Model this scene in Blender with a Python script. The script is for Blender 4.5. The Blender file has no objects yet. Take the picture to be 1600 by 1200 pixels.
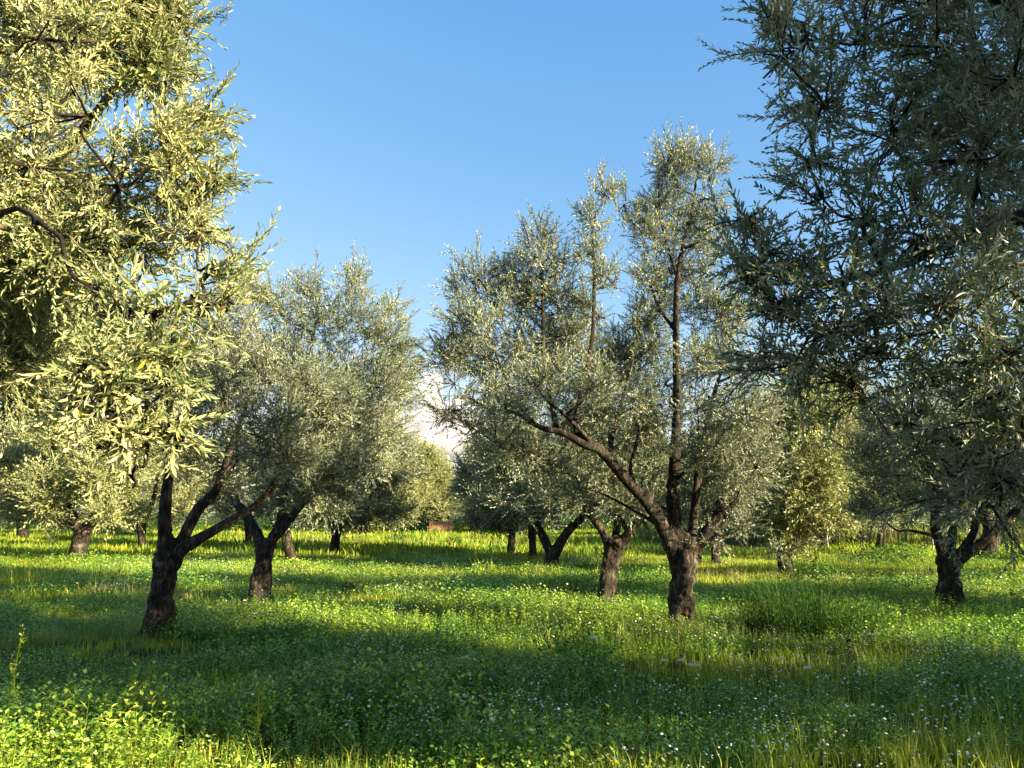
import bpy, math
import numpy as np

S = bpy.context.scene
C = S.collection
R = math.radians

# ------------------------------------------------------------------ camera
F, CX, CY, HOR, CAMH = 1200.0, 800.0, 600.0, 800.0, 1.6
PITCH = math.atan((HOR - CY) / F)
cam = bpy.data.cameras.new('camera')
cam.sensor_width = 36.0
cam.lens = 36.0 * F / 1600.0
cam.clip_start = 0.05
cam.clip_end = 9000
camo = bpy.data.objects.new('camera', cam)
C.objects.link(camo)
camo.location = (0, 0, CAMH)
camo.rotation_euler = (R(90) + PITCH, 0, 0)
S.camera = camo

# ------------------------------------------------------------------ sky, sun, exposure
SUN_EL, SUN_AZ = 18.5, 119.0          # azimuth clockwise from +Y: behind the camera, to the right
w = bpy.data.worlds.new("World")
S.world = w
w.use_nodes = True
nt = w.node_tree
nt.nodes.clear()
sky = nt.nodes.new('ShaderNodeTexSky')
sky.sky_type = 'NISHITA'
sky.sun_disc = False
sky.sun_elevation = R(SUN_EL)
sky.sun_rotation = R(SUN_AZ)
sky.altitude = 0
sky.air_density = 1.0
sky.dust_density = 0.3
sky.ozone_density = 2.2
bg = nt.nodes.new('ShaderNodeBackground')
bg.inputs['Strength'].default_value = 0.085
wo = nt.nodes.new('ShaderNodeOutputWorld')
# the camera's soft response to the sky: a gentler gradient, channel by channel
sep = nt.nodes.new('ShaderNodeSeparateColor')
com = nt.nodes.new('ShaderNodeCombineColor')
nt.links.new(sky.outputs[0], sep.inputs[0])
resp = []
for ch, (pw_, k_) in enumerate(((1.12, 0.60), (0.69, 0.88), (0.34, 1.56))):
    a_ = nt.nodes.new('ShaderNodeMath')
    a_.operation = 'POWER'
    a_.inputs[1].default_value = pw_
    b_ = nt.nodes.new('ShaderNodeMath')
    b_.operation = 'MULTIPLY'
    b_.inputs[1].default_value = k_
    nt.links.new(sep.outputs[ch], a_.inputs[0])
    nt.links.new(a_.outputs[0], b_.inputs[0])
    resp.append(b_.outputs[0])
gmin = nt.nodes.new('ShaderNodeMath')    # the horizon stays pale blue, not pink
gmin.operation = 'MINIMUM'
nt.links.new(resp[1], gmin.inputs[0])
nt.links.new(resp[2], gmin.inputs[1])
gsc = nt.nodes.new('ShaderNodeMath')
gsc.operation = 'MULTIPLY'
gsc.inputs[1].default_value = 0.9
nt.links.new(gmin.outputs[0], gsc.inputs[0])
rmin = nt.nodes.new('ShaderNodeMath')
rmin.operation = 'MINIMUM'
nt.links.new(resp[0], rmin.inputs[0])
nt.links.new(gsc.outputs[0], rmin.inputs[1])
nt.links.new(rmin.outputs[0], com.inputs[0])
nt.links.new(gmin.outputs[0], com.inputs[1])
nt.links.new(resp[2], com.inputs[2])
nt.links.new(com.outputs[0], bg.inputs[0])
nt.links.new(bg.outputs[0], wo.inputs[0])

sd = np.array([math.sin(R(SUN_AZ)) * math.cos(R(SUN_EL)), math.cos(R(SUN_AZ)) * math.cos(R(SUN_EL)), math.sin(R(SUN_EL))])
sl = bpy.data.lights.new('sun', 'SUN')
sl.energy = 5.0
sl.angle = R(0.55)
sl.color = (1.0, 0.85, 0.56)
so = bpy.data.objects.new('sun', sl)
C.objects.link(so)
so.location = (20, -14, 12)
so.rotation_euler = (R(90 - SUN_EL), 0, R(180 - SUN_AZ))
S.view_settings.view_transform = 'Standard'
S.view_settings.look = 'None'
S.view_settings.exposure = 2.28
S.view_settings.gamma = 1.0
S.cycles.max_bounces = 14
S.cycles.volume_bounces = 12
S.cycles.diffuse_bounces = 3
S.cycles.glossy_bounces = 2
S.cycles.transmission_bounces = 4
S.cycles.transparent_max_bounces = 24
S.cycles.use_denoising = True
S.cycles.sample_clamp_indirect = 6

# ------------------------------------------------------------------ helpers: pixels to points
cp, sp = math.cos(PITCH), math.sin(PITCH)


def ray(x, y):
    a, b = (x - CX) / F, (CY - y) / F
    return np.array([a, cp - b * sp, sp + b * cp])


def P(x, y, Y):
    d = ray(x, y)
    return np.array([0, 0, CAMH]) + d * (Y / d[1])


def ground_z(x, y):
    x = np.asarray(x, float)
    y = np.asarray(y, float)
    return 0.035 * np.sin(x * 0.9 + 1.3 * np.sin(y * 0.37)) * np.cos(y * 0.61 + 0.5) + 0.05 * np.sin(x * 0.21 + 2) * np.sin(y * 0.17 + 1)


def G(x, y):
    d = ray(x, y)
    p = np.array([0, 0, CAMH]) + d * (-CAMH / d[2])
    p[2] = float(ground_z(p[0], p[1]))
    return p


# ------------------------------------------------------------------ materials
def mat(name):
    m = bpy.data.materials.new(name)
    m.use_nodes = True
    t = m.node_tree
    t.nodes.clear()
    o = t.nodes.new('ShaderNodeOutputMaterial')
    return m, t, o


def ramp(t, stops, fac, interp='LINEAR'):
    n = t.nodes.new('ShaderNodeValToRGB')
    n.color_ramp.interpolation = interp
    e = n.color_ramp.elements
    while len(e) < len(stops):
        e.new(0.5)
    for i, (p, c) in enumerate(stops):
        e[i].position = p
        e[i].color = (*c, 1)
    t.links.new(fac, n.inputs[0])
    return n.outputs[0]


def mixc(t, fac, a, b, mode='MIX'):
    n = t.nodes.new('ShaderNodeMix')
    n.data_type = 'RGBA'
    n.blend_type = mode
    for s, v in ((n.inputs[0], fac), (n.inputs[6], a), (n.inputs[7], b)):
        if hasattr(v, 'links') or isinstance(v, bpy.types.NodeSocket):
            t.links.new(v, s)
        else:
            s.default_value = v if isinstance(v, (int, float)) else (*v, 1)
    return n.outputs[2]


def noise(t, scale, detail=3, rough=0.5, vec=None, dist=0.0):
    n = t.nodes.new('ShaderNodeTexNoise')
    n.inputs['Scale'].default_value = scale
    n.inputs['Detail'].default_value = detail
    n.inputs['Roughness'].default_value = rough
    n.inputs['Distortion'].default_value = dist
    if vec is not None:
        t.links.new(vec, n.inputs['Vector'])
    return n.outputs['Fac']


def leafy(name, top_stops, under_stops=None, transl=0.25, rough=0.45, spec=0.4, by_object=False, patch=None):
    """Two-sided leaf: upper and lower face colours, varied leaf by leaf, some light passing through."""
    m, t, o = mat(name)
    g = t.nodes.new('ShaderNodeNewGeometry')
    rnd = g.outputs['Random Per Island']
    if by_object:
        oi = t.nodes.new('ShaderNodeObjectInfo')
    col = ramp(t, top_stops, rnd)
    if under_stops:
        und = ramp(t, under_stops, rnd)
        col = mixc(t, g.outputs['Backfacing'], col, und)
    if by_object:
        col = mixc(t, 1.0, col, ramp(t, [(0.0, (0.45, 0.55, 0.5)), (0.5, (0.9, 0.95, 0.9)), (1.0, (1.35, 1.25, 1.1))], oi.outputs['Random']), 'MULTIPLY')
    if patch:
        sc, ca, cb = patch
        f = noise(t, sc, 3, 0.55, g.outputs['Position'])
        pr = ramp(t, [(0.36, ca), (0.64, cb)], f)
        col = mixc(t, 1.0, col, pr, 'MULTIPLY')
    b = t.nodes.new('ShaderNodeBsdfPrincipled')
    b.inputs['Roughness'].default_value = rough
    b.inputs['Specular IOR Level'].default_value = spec
    t.links.new(col, b.inputs['Base Color'])
    tr = t.nodes.new('ShaderNodeBsdfTranslucent')
    tc = mixc(t, 0.4, col, (0.97, 1.0, 0.5), 'MULTIPLY')
    t.links.new(tc, tr.inputs['Color'])
    mx = t.nodes.new('ShaderNodeMixShader')
    mx.inputs[0].default_value = transl
    t.links.new(b.outputs[0], mx.inputs[1])
    t.links.new(tr.outputs[0], mx.inputs[2])
    t.links.new(mx.outputs[0], o.inputs[0])
    return m


OLIVE_TOP = [(0.0, (0.07, 0.105, 0.058)), (0.4, (0.13, 0.17, 0.095)), (0.8, (0.22, 0.25, 0.14)), (0.975, (0.31, 0.31, 0.17)), (0.99, (0.5, 0.33, 0.06))]
OLIVE_UND = [(0.0, (0.20, 0.24, 0.19)), (0.5, (0.29, 0.32, 0.24)), (1.0, (0.40, 0.41, 0.29))]
M_LEAF = leafy('olive_leaf', OLIVE_TOP, OLIVE_UND, 0.16, 0.42, 0.5, False, (1.1, (0.70, 0.76, 0.72), (1.2, 1.16, 1.05)))
M_LEAF_FRESH_LIT = leafy('olive_leaf_fresh_lit',  # young-leaf tone, lightened so trees in sun carry sunlight in the colour
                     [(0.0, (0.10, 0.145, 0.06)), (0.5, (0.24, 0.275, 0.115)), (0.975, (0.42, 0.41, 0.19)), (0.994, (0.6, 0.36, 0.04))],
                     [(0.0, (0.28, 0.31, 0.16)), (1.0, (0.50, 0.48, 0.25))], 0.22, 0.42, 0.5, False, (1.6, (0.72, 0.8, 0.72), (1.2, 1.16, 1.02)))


def bark_material():
    m, t, o = mat('olive_bark')
    g = t.nodes.new('ShaderNodeNewGeometry')
    mp = t.nodes.new('ShaderNodeMapping')
    mp.inputs['Scale'].default_value = (1, 1, 0.28)
    t.links.new(g.outputs['Position'], mp.inputs[0])
    n1 = noise(t, 22, 6, 0.65, mp.outputs[0], 0.6)
    n2 = noise(t, 4.5, 4, 0.6, g.outputs['Position'])
    c1 = ramp(t, [(0.3, (0.006, 0.0045, 0.0035)), (0.52, (0.02, 0.0155, 0.0115)), (0.72, (0.14, 0.108, 0.074))], n1)
    lich = ramp(t, [(0.60, (0, 0, 0)), (0.72, (0.8, 0.8, 0.8))], n2)
    c2 = mixc(t, lich, c1, (0.16, 0.15, 0.11))
    b = t.nodes.new('ShaderNodeBsdfPrincipled')
    b.inputs['Roughness'].default_value = 0.9
    b.inputs['Specular IOR Level'].default_value = 0.2
    t.links.new(c2, b.inputs['Base Color'])
    bp = t.nodes.new('ShaderNodeBump')
    bp.inputs['Strength'].default_value = 0.9
    bp.inputs['Distance'].default_value = 0.03
    t.links.new(n1, bp.inputs['Height'])
    t.links.new(bp.outputs[0], b.inputs['Normal'])
    t.links.new(b.outputs[0], o.inputs[0])
    return m


M_BARK = bark_material()


def plain(name, col, rough=0.8, n_scale=None, col2=None):
    m, t, o = mat(name)
    b = t.nodes.new('ShaderNodeBsdfPrincipled')
    b.inputs['Roughness'].default_value = rough
    b.inputs['Specular IOR Level'].default_value = 0.25
    if n_scale:
        g = t.nodes.new('ShaderNodeNewGeometry')
        f = noise(t, n_scale, 4, 0.6, g.outputs['Position'])
        t.links.new(ramp(t, [(0.35, col), (0.65, col2)], f), b.inputs['Base Color'])
    else:
        b.inputs['Base Color'].default_value = (*col, 1)
    t.links.new(b.outputs[0], o.inputs[0])
    return m


M_TWIG = plain('olive_twig', (0.15, 0.12, 0.075), 0.8)
GP = (0.55, (0.62, 0.80, 0.65), (1.22, 1.08, 0.9))
M_GRASS = leafy('grass_blade', [(0.0, (0.12, 0.19, 0.02)), (0.5, (0.32, 0.43, 0.045)), (0.85, (0.54, 0.58, 0.09)), (1.0, (0.66, 0.56, 0.2))],
                None, 0.5, 0.55, 0.25, True, GP)
M_CLOVER = leafy('clover_leaf', [(0.0, (0.055, 0.15, 0.025)), (0.5, (0.22, 0.37, 0.05)), (0.85, (0.45, 0.58, 0.10)), (1.0, (0.56, 0.63, 0.14))],
                 None, 0.32, 0.42, 0.4, True, GP)
M_DRY = leafy('dry_grass', [(0.0, (0.28, 0.24, 0.09)), (0.5, (0.42, 0.34, 0.15)), (1.0, (0.30, 0.33, 0.10))], None, 0.3, 0.6, 0.2, True)
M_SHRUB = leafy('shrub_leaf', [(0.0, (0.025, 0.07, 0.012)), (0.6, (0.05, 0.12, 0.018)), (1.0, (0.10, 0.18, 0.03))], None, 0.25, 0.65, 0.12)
M_POST = plain('pale_post', (.42, .40, .36), .7, 20, (.58, .55, .5))
M_PETAL = leafy('white_petal', [(0.0, (0.78, 0.82, 0.72)), (1.0, (0.9, 0.9, 0.84))], None, 0.3, 0.6, 0.2)
M_YELLOW = leafy('yellow_petal', [(0.0, (0.75, 0.55, 0.03)), (1.0, (0.8, 0.65, 0.08))], None, 0.3, 0.6, 0.2)


# ------------------------------------------------------------------ mesh buffers
class Buf:
    def __init__(self):
        self.v, self.f, self.m, self.n = [], [], [], 0

    def add(self, v, f, mi=0):
        v = np.asarray(v, np.float32)
        f = np.asarray(f, np.int32)
        self.v.append(v)
        self.f.append(f + self.n)
        self.m.append(np.full(len(f), mi, np.int32))
        self.n += len(v)

    def mesh(self, name, mats, smooth=False):
        v = np.concatenate(self.v)
        f = np.concatenate(self.f)
        mi = np.concatenate(self.m)
        me = bpy.data.meshes.new(name)
        me.vertices.add(len(v))
        me.vertices.foreach_set('co', v.ravel())
        me.loops.add(f.size)
        me.loops.foreach_set('vertex_index', f.ravel())
        me.polygons.add(len(f))
        me.polygons.foreach_set('loop_start', np.arange(0, f.size, 3, dtype=np.int32))
        me.polygons.foreach_set('material_index', mi)
        me.polygons.foreach_set('use_smooth', np.full(len(f), smooth))
        for m in mats:
            me.materials.append(m)
        me.update(calc_edges=True)
        return me


def link(name, data, parent=None, loc=None, **props):
    o = bpy.data.objects.new(name, data)
    C.objects.link(o)
    if parent is not None:
        o.parent = parent
    if loc is not None:
        o.location = [float(a) for a in loc]
    for k, v in props.items():
        o[k] = v
    return o


def nrm(a):
    return a / np.maximum(np.linalg.norm(a, axis=-1, keepdims=True), 1e-9)


def catmull(p, k):
    p = np.asarray(p, float)
    q = np.vstack([2 * p[0] - p[1], p, 2 * p[-1] - p[-2]])
    out = []
    for i in range(len(p) - 1):
        a, b, c, d = q[i:i + 4]
        for s in range(k):
            t = s / k
            out.append(0.5 * (2 * b + (c - a) * t + (2 * a - 5 * b + 4 * c - d) * t * t + (3 * b - a - 3 * c + d) * t ** 3))
    out.append(p[-1])
    return np.array(out)


def tube(p, r, ns=8, k=4, wob=0.0, rng=None):
    """Closed tapered tube through points p with radii r."""
    pr = catmull(np.column_stack([np.asarray(p, float), np.asarray(r, float)]), k)
    c, rad = pr[:, :3], np.maximum(pr[:, 3], 0.0008)
    n = len(c)
    tan = nrm(np.gradient(c, axis=0))
    u = np.cross(tan[0], [0.3, 0.9, 0.2])
    u /= np.linalg.norm(u)
    rings = []
    ang = np.arange(ns) * 2 * np.pi / ns
    ph = rng.uniform(0, 6.28, 6) if rng is not None else np.zeros(6)
    for i in range(n):
        u = u - tan[i] * np.dot(u, tan[i])
        u /= np.linalg.norm(u)
        b = np.cross(tan[i], u)
        rr = rad[i] * np.ones(ns)
        if wob:
            s = i / max(n - 1, 1) * 5
            rr = rr * (1 + wob * (0.5 * np.sin(3 * ang + ph[0] + s) + 0.4 * np.sin(5 * ang + ph[1] - 1.3 * s) + 0.5 * np.sin(2 * ang + ph[2] + 2.1 * s)))
        rings.append(c[i] + np.outer(np.cos(ang) * rr, u) + np.outer(np.sin(ang) * rr, b))
    v = np.vstack(rings + [c[:1] - tan[0] * rad[0] * 0.3, c[-1:] + tan[-1] * rad[-1] * 0.6])
    i0 = (np.arange(n - 1)[:, None] * ns + np.arange(ns)[None, :]).ravel()
    i1 = (np.arange(n - 1)[:, None] * ns + (np.arange(ns)[None, :] + 1) % ns).ravel()
    f = np.vstack([np.column_stack([i0, i1, i1 + ns]), np.column_stack([i0, i1 + ns, i0 + ns])])
    a = np.arange(ns)
    bq = (a + 1) % ns
    f = np.vstack([f, np.column_stack([bq, a, np.full(ns, n * ns)]), np.column_stack([a + (n - 1) * ns, bq + (n - 1) * ns, np.full(ns, n * ns + 1)])])
    return v, f


# ------------------------------------------------------------------ olive sprays (a twig with opposite pairs of narrow leaves)
def leaf_verts(base, d, nor, L, W, fine, rng):
    side = np.cross(nor, d)
    if fine:
        droop = -nor * L * 0.06
        v = [base, base + d * L * .3 + side * W * .46 + nor * W * .16, base + d * L * .68 + side * W * .42 + nor * W * .12, base + d * L + droop,
             base + d * L * .68 - side * W * .42 + nor * W * .12, base + d * L * .3 - side * W * .46 + nor * W * .16]
        f = [(0, 3, 2), (0, 2, 1), (0, 5, 4), (0, 4, 3)]
        return v, [(a, b, c) for a, b, c in f]
    v = [base, base + d * L * .45 + side * W * .5 + nor * W * .15, base + d * L, base + d * L * .45 - side * W * .5 + nor * W * .15]
    return v, [(0, 2, 1), (0, 3, 2)]


def spray(seed, fine, L=0.25, pairs=10, leafL=0.062, leafW=0.0132):
    rng = np.random.default_rng(seed)
    bend = rng.normal(0, 0.25, 2)
    v, f = [], []

    def pt(s):
        return np.array([bend[0] * s * s * L, bend[1] * s * s * L, s * L])
    az = rng.uniform(0, 6.28)
    for k in range(pairs):
        s = 0.08 + 0.92 * k / (pairs - 1)
        az += np.pi / 2 + rng.normal(0, 0.25)
        tan = pt(min(s + .05, 1.05)) - pt(s)
        tan /= np.linalg.norm(tan)
        for q in (0, np.pi):
            if rng.random() < 0.1:
                continue
            a = az + q + rng.normal(0, 0.2)
            rad = np.array([math.cos(a), math.sin(a), 0])
            el = rng.uniform(0.55, 1.15) * (1 - 0.55 * s)
            d = nrm(rad * math.sin(el) + tan * math.cos(el) + rng.normal(0, .08, 3))
            n0 = tan - d * np.dot(tan, d)
            n0 = nrm(n0 + 0.35 * np.cross(d, n0) * rng.normal())
            n0 = nrm(n0 - d * np.dot(n0, d))
            LL = leafL * rng.uniform(0.75, 1.15) * (0.75 + 0.25 * math.sin(np.pi * min(1, s + .15)))
            lv, lf = leaf_verts(pt(s), d, n0, LL, leafW * rng.uniform(.85, 1.2), fine, rng)
            o = len(v)
            v += lv
            f += [(a_ + o, b_ + o, c_ + o) for a_, b_, c_ in lf]
    sv, sf = tube([pt(0), pt(.5), pt(1)], [0.0024, 0.0018, 0.001], 3, 2)
    return np.array(v), np.array(f), sv, sf


SPRAY_FINE = [spray(i, True, 0.24, 11, 0.056, 0.0118) for i in range(14)]
SPRAY = [spray(50 + i, False) for i in range(10)]
SPRAY_FAR = [spray(80 + i, False, 0.30, 8, 0.072, 0.019) for i in range(8)]


def frames(d, rng):
    n = len(d)
    r = rng.normal(size=(n, 3))
    x = nrm(np.cross(d, r))
    y = np.cross(d, x)
    return np.stack([x, y, d], axis=2)


def scatter(buf, temps, pos, d, scale, rng):
    M = frames(d, rng) * scale[:, None, None]
    which = rng.integers(0, len(temps), len(pos))
    for k, (lv, lf, sv, sf) in enumerate(temps):
        idx = np.where(which == k)[0]
        if not len(idx):
            continue
        for tv, tf, mi in ((lv, lf, 0), (sv, sf, 1)):
            vv = np.einsum('nij,vj->nvi', M[idx], tv) + pos[idx][:, None, :]
            ff = tf[None] + (np.arange(len(idx)) * len(tv))[:, None, None]
            buf.add(vv.reshape(-1, 3), ff.reshape(-1, 3), mi)


def pnoise(p, s, seed):
    q = p * s
    r = np.random.default_rng(seed)
    o = np.zeros(len(p))
    for _ in range(5):
        k = r.normal(size=3) * 1.2
        o += np.sin(q @ k + r.uniform(0, 6.28))
    return o / 3


CLOUDS = bpy.data.textures.new('bark_lumps', 'CLOUDS')
CLOUDS.noise_scale = 0.16
CLOUDS.noise_depth = 3
FURROWS = bpy.data.textures.new('bark_furrows', 'CLOUDS')
FURROWS.noise_scale = 0.055
FURROWS.noise_depth = 2


def wood_solid(limbs, rng, voxel):
    """Trunk and limbs fused into one gnarled surface; returns vertices and triangles."""
    b = Buf()
    for p, r in limbs:
        v, f = tube(p, r, 16, 5, 0.2, rng)
        b.add(v, f)
    me = b.mesh('wood_raw', [], True)
    o = bpy.data.objects.new('wood_raw', me)
    C.objects.link(o)
    m = o.modifiers.new('r', 'REMESH')
    m.mode = 'VOXEL'
    m.voxel_size = voxel
    m.adaptivity = 0
    s = o.modifiers.new('s', 'SMOOTH')
    s.iterations = 4
    d = o.modifiers.new('d', 'DISPLACE')
    d.texture = CLOUDS
    d.strength = 0.085
    d.mid_level = 0.66
    d2 = o.modifiers.new('d2', 'DISPLACE')
    d2.texture = FURROWS
    d2.strength = 0.04
    d2.mid_level = 0.6
    dg = bpy.context.evaluated_depsgraph_get()
    ev = o.evaluated_get(dg).to_mesh()
    ev.calc_loop_triangles()
    v = np.zeros(len(ev.vertices) * 3, np.float32)
    ev.vertices.foreach_get('co', v)
    f = np.zeros(len(ev.loop_triangles) * 3, np.int32)
    ev.loop_triangles.foreach_get('vertices', f)
    v, f = v.reshape(-1, 3), f.reshape(-1, 3)
    bpy.data.objects.remove(o)
    bpy.data.meshes.remove(me)
    return v.copy(), f.copy()


def olive(label, base, limbs, clumps, seed, ls=1.0, dens=1350.0, solid=0.03, leaf=None, fine=False, group='olive trees of the grove', up=0.45, far=False, shoot=0.55, shoot_zmin=0.0):
    """limbs: list of (points Nx3, radii N), the first is the trunk; clumps: rows x,y,z,radius (all local to the base)."""
    rng = np.random.default_rng(seed)
    root = link('olive_tree', None, None, base, label=label, category='olive tree')
    if group:
        root['group'] = group
    clumps = np.asarray(clumps, float)
    wood = Buf()
    if solid:
        wood.add(*wood_solid(limbs, rng, solid))
        for p, r in limbs[1:]:               # slender limb ends, too thin for the fused surface
            wood.add(*tube(p, np.asarray(r) * 0.9, 8, 4, 0.1, rng))
    else:
        for p, r in limbs:
            wood.add(*tube(p, r, 9, 4, 0.15, rng))
    sk = np.vstack([catmull(np.column_stack([p, r]), 6) for p, r in limbs[1:]] or [catmull(np.column_stack(limbs[0]), 6)])
    crown = Buf()
    temps = SPRAY_FINE if fine else (SPRAY_FAR if far else SPRAY)
    cen = clumps[:, :3].mean(0)
    first = [np.linalg.norm(sk[:, :3] - q[:3], axis=1).min() for q in clumps]
    for row in clumps[np.argsort(first)]:
        c, r = row[:3], row[3]
        dv = c - sk[:, :3]
        dist = np.linalg.norm(dv, axis=1) + 1.2 * np.maximum(0, 0.45 * np.linalg.norm(dv[:, :2], axis=1) - dv[:, 2])
        j = int(np.argmin(dist))
        s, sr = sk[j, :3], min(sk[j, 3] * 0.7, 0.03)
        dl = np.linalg.norm(c - s)
        m1 = s + 0.35 * (c - s) + rng.normal(0, 0.09, 3) * dl
        mid = s + 0.68 * (c - s) + rng.normal(0, 0.09, 3) * dl
        pts = np.array([s, m1, mid, c])
        rad = np.array([max(sr, .008), max(sr * .75, .007), max(sr * .5, .006), 0.005])
        wood.add(*tube(pts, rad, 6, 4))
        sk = np.vstack([sk, catmull(np.column_stack([pts, rad]), 3)[3:]])
        n = max(5, int(dens * r ** 2.2 / ls ** 1.7 * rng.uniform(0.6, 1.3)))
        u = nrm(rng.normal(size=(n, 3)))
        rad = r * rng.random(n) ** 0.42
        sc = np.array([1.0, 1.0, 0.95])
        pos = c + u * rad[:, None] * sc * rng.uniform(.9, 1.1, 3)
        keep = pnoise(pos, 2.6, seed) > -0.5
        pos, u = pos[keep], u[keep]
        d = nrm(0.75 * u + 0.25 * nrm(c - cen + 1e-6) + np.array([0, 0, up]) + rng.normal(0, 0.42, (len(pos), 3)))
        scale = ls * rng.uniform(0.7, 1.2, len(pos))
        scatter(crown, temps, pos - d * (0.12 * scale)[:, None], d, scale, rng)
        # loose shoots that break the outline
        for q in range((int(rng.integers(2, 6)) if not far else 2) if c[2] > shoot_zmin else 0):
            uu = nrm(rng.normal(size=3) + 1.1 * (c - cen) / (np.linalg.norm(c - cen) + .3))
            dd = nrm(0.75 * uu + np.array([0, 0, up + .25]) + rng.normal(0, .2, 3))
            a0 = c + uu * r * .55
            ln = shoot * rng.uniform(.35, .8) * (0.6 + 0.6 * min(r, .8)) * ls ** .5
            m = int(5 + 9 * ln)
            t = np.linspace(.15, 1, m)
            pp = a0 + dd * (t * ln)[:, None] + np.outer(t * t, rng.normal(0, .07, 3) + np.array([0, 0, -.05 * (1 - up)]))
            d2 = nrm(dd + rng.normal(0, .45, (m, 3)))
            d2[-1] = dd
            scatter(crown, temps, pp - d2 * 0.06, d2, ls * rng.uniform(.55, .95, m), rng)
            wood.add(*tube([a0 - dd * r * .3, pp[m // 2], pp[-1]], [.005, .0035, .0018], 4, 2))
        kk = min(len(pos), 9 if not far else 4)
        for q in rng.choice(len(pos), kk, replace=False):
            e = pos[q]
            m2 = 0.5 * (c + e) + rng.normal(0, 0.04, 3)
            wood.add(*tube([c, m2, e], [0.006, 0.0045, 0.0025], 4, 2))
    link('trunk', wood.mesh('trunk', [M_BARK], True), root)
    link('crown', crown.mesh('crown', [leaf or M_LEAF, M_TWIG]), root)
    return root


def ell(cx, cy, rx, ry, n, seed, dep=1.0, r=None):
    """n clumps over an ellipse given in pixels; depth spread in units of the ellipse's width."""
    rng = np.random.default_rng(seed)
    out = []
    for i in range(n):
        a = rng.uniform(0, 2 * np.pi)
        q = rng.random() ** 0.45
        z = rng.uniform(-1, 1)
        k = math.sqrt(max(0.1, 1 - (q * .75) ** 2))
        out.append((cx + rx * q * math.cos(a) * .85, cy + ry * q * math.sin(a) * .85, (r or 0.42 * min(rx, ry)) * rng.uniform(.75, 1.15), ('rel', z * k * rx * dep)))
    for i in range(n // 3):                  # the hem of the crown, hanging low in small tufts
        q = rng.uniform(-.9, .9)
        out.append((cx + rx * q, cy + ry * (.62 + .5 * math.sqrt(1 - q * q) * rng.uniform(.6, 1)), 0.26 * min(rx, ry) * rng.uniform(.7, 1.1), ('rel', rng.uniform(-.8, .8) * rx * dep)))
    return out


def px_tree(label, base, trunk, limbs, clumps, seed, Y0=None, basepos=None, dens=1350.0, **kw):
    """A tree written in photograph pixels: (x, y, metres behind the base, radius in pixels)."""
    b = np.array(basepos, float) if basepos is not None else G(*base)
    Y = Y0 if Y0 is not None else b[1]

    def conv(rows):
        p = np.array([P(x, y, Y + dy) for x, y, dy, _ in rows]) - b
        r = np.array([0.9 * rp * (Y + dy) / F for _, _, dy, rp in rows])
        return p, r
    tp, tr = conv(trunk)
    tp[0] = (tp[0][0], 0, -0.12)
    L = [(tp, tr)]
    rng = np.random.default_rng(seed + 900)
    r0 = tr[1]
    for q in range(5):                       # root flare
        a = q * 1.256 + rng.uniform(-.4, .4)
        e = np.array([math.cos(a), math.sin(a), 0])
        L.append((np.array([[0, 0, r0 * 1.5], e * r0 * .6 + [0, 0, r0 * .55], e * r0 * 1.55 + [0, 0, -0.05]]), np.array([r0 * .5, r0 * .45, r0 * .26])))
    for rows in limbs:
        L.append(conv(rows))
    cl = []
    for x, y, rp, dy in clumps:
        if isinstance(dy, tuple):
            dy = dy[1] * Y / F
        p = P(x, y, Y + dy) - b
        cl.append((*p, rp * (Y + dy) / F))
    ls = float(np.clip(Y / 11.0, 1.0, 2.6)) if 'ls' not in kw else kw.pop('ls')
    kw.setdefault('solid', 0.022 if Y < 17 else 0)
    kw.setdefault('far', Y > 17)
    t = olive(label, b, [L[0]] + L[6:] if not kw['solid'] else [L[0]] + L[6:] + L[1:6], cl, seed, ls=ls, dens=dens, **kw)
    return t


# ------------------------------------------------------------------ the ground
def make_ground():
    xs = np.concatenate([np.linspace(-900, -45, 20), np.linspace(-40, 40, 161), np.linspace(45, 900, 20)])
    ys = np.concatenate([np.linspace(-300, -25, 12), np.linspace(-20, 70, 181), np.linspace(75, 1500, 30)])
    X, Y = np.meshgrid(xs, ys)
    Z = ground_z(X, Y)
    v = np.column_stack([X.ravel(), Y.ravel(), Z.ravel()])
    nx = len(xs)
    i = (np.arange(len(ys) - 1)[:, None] * nx + np.arange(nx - 1)[None]).ravel()
    b = Buf()
    b.add(v, np.vstack([np.column_stack([i, i + 1, i + nx + 1]), np.column_stack([i, i + nx + 1, i + nx])]))
    m, t, o = mat('meadow_soil')
    g = t.nodes.new('ShaderNodeNewGeometry')
    n1 = noise(t, 0.6, 4, 0.6, g.outputs['Position'])
    n2 = noise(t, 9, 5, 0.7, g.outputs['Position'])
    a = ramp(t, [(0.35, (0.025, 0.045, 0.01)), (0.65, (0.06, 0.085, 0.02))], n1)
    c = ramp(t, [(0.3, (0.5, 0.55, 0.4)), (0.7, (1.3, 1.2, 1.0))], n2)
    bs = t.nodes.new('ShaderNodeBsdfPrincipled')
    bs.inputs['Roughness'].default_value = 0.95
    bs.inputs['Specular IOR Level'].default_value = 0.1
    t.links.new(mixc(t, 1.0, a, c, 'MULTIPLY'), bs.inputs['Base Color'])
    bp = t.nodes.new('ShaderNodeBump')
    bp.inputs['Distance'].default_value = 0.12
    t.links.new(n2, bp.inputs['Height'])
    t.links.new(bp.outputs[0], bs.inputs['Normal'])
    t.links.new(bs.outputs[0], o.inputs[0])
    link('ground', b.mesh('ground', [m], True), kind='structure')


make_ground()


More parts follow.
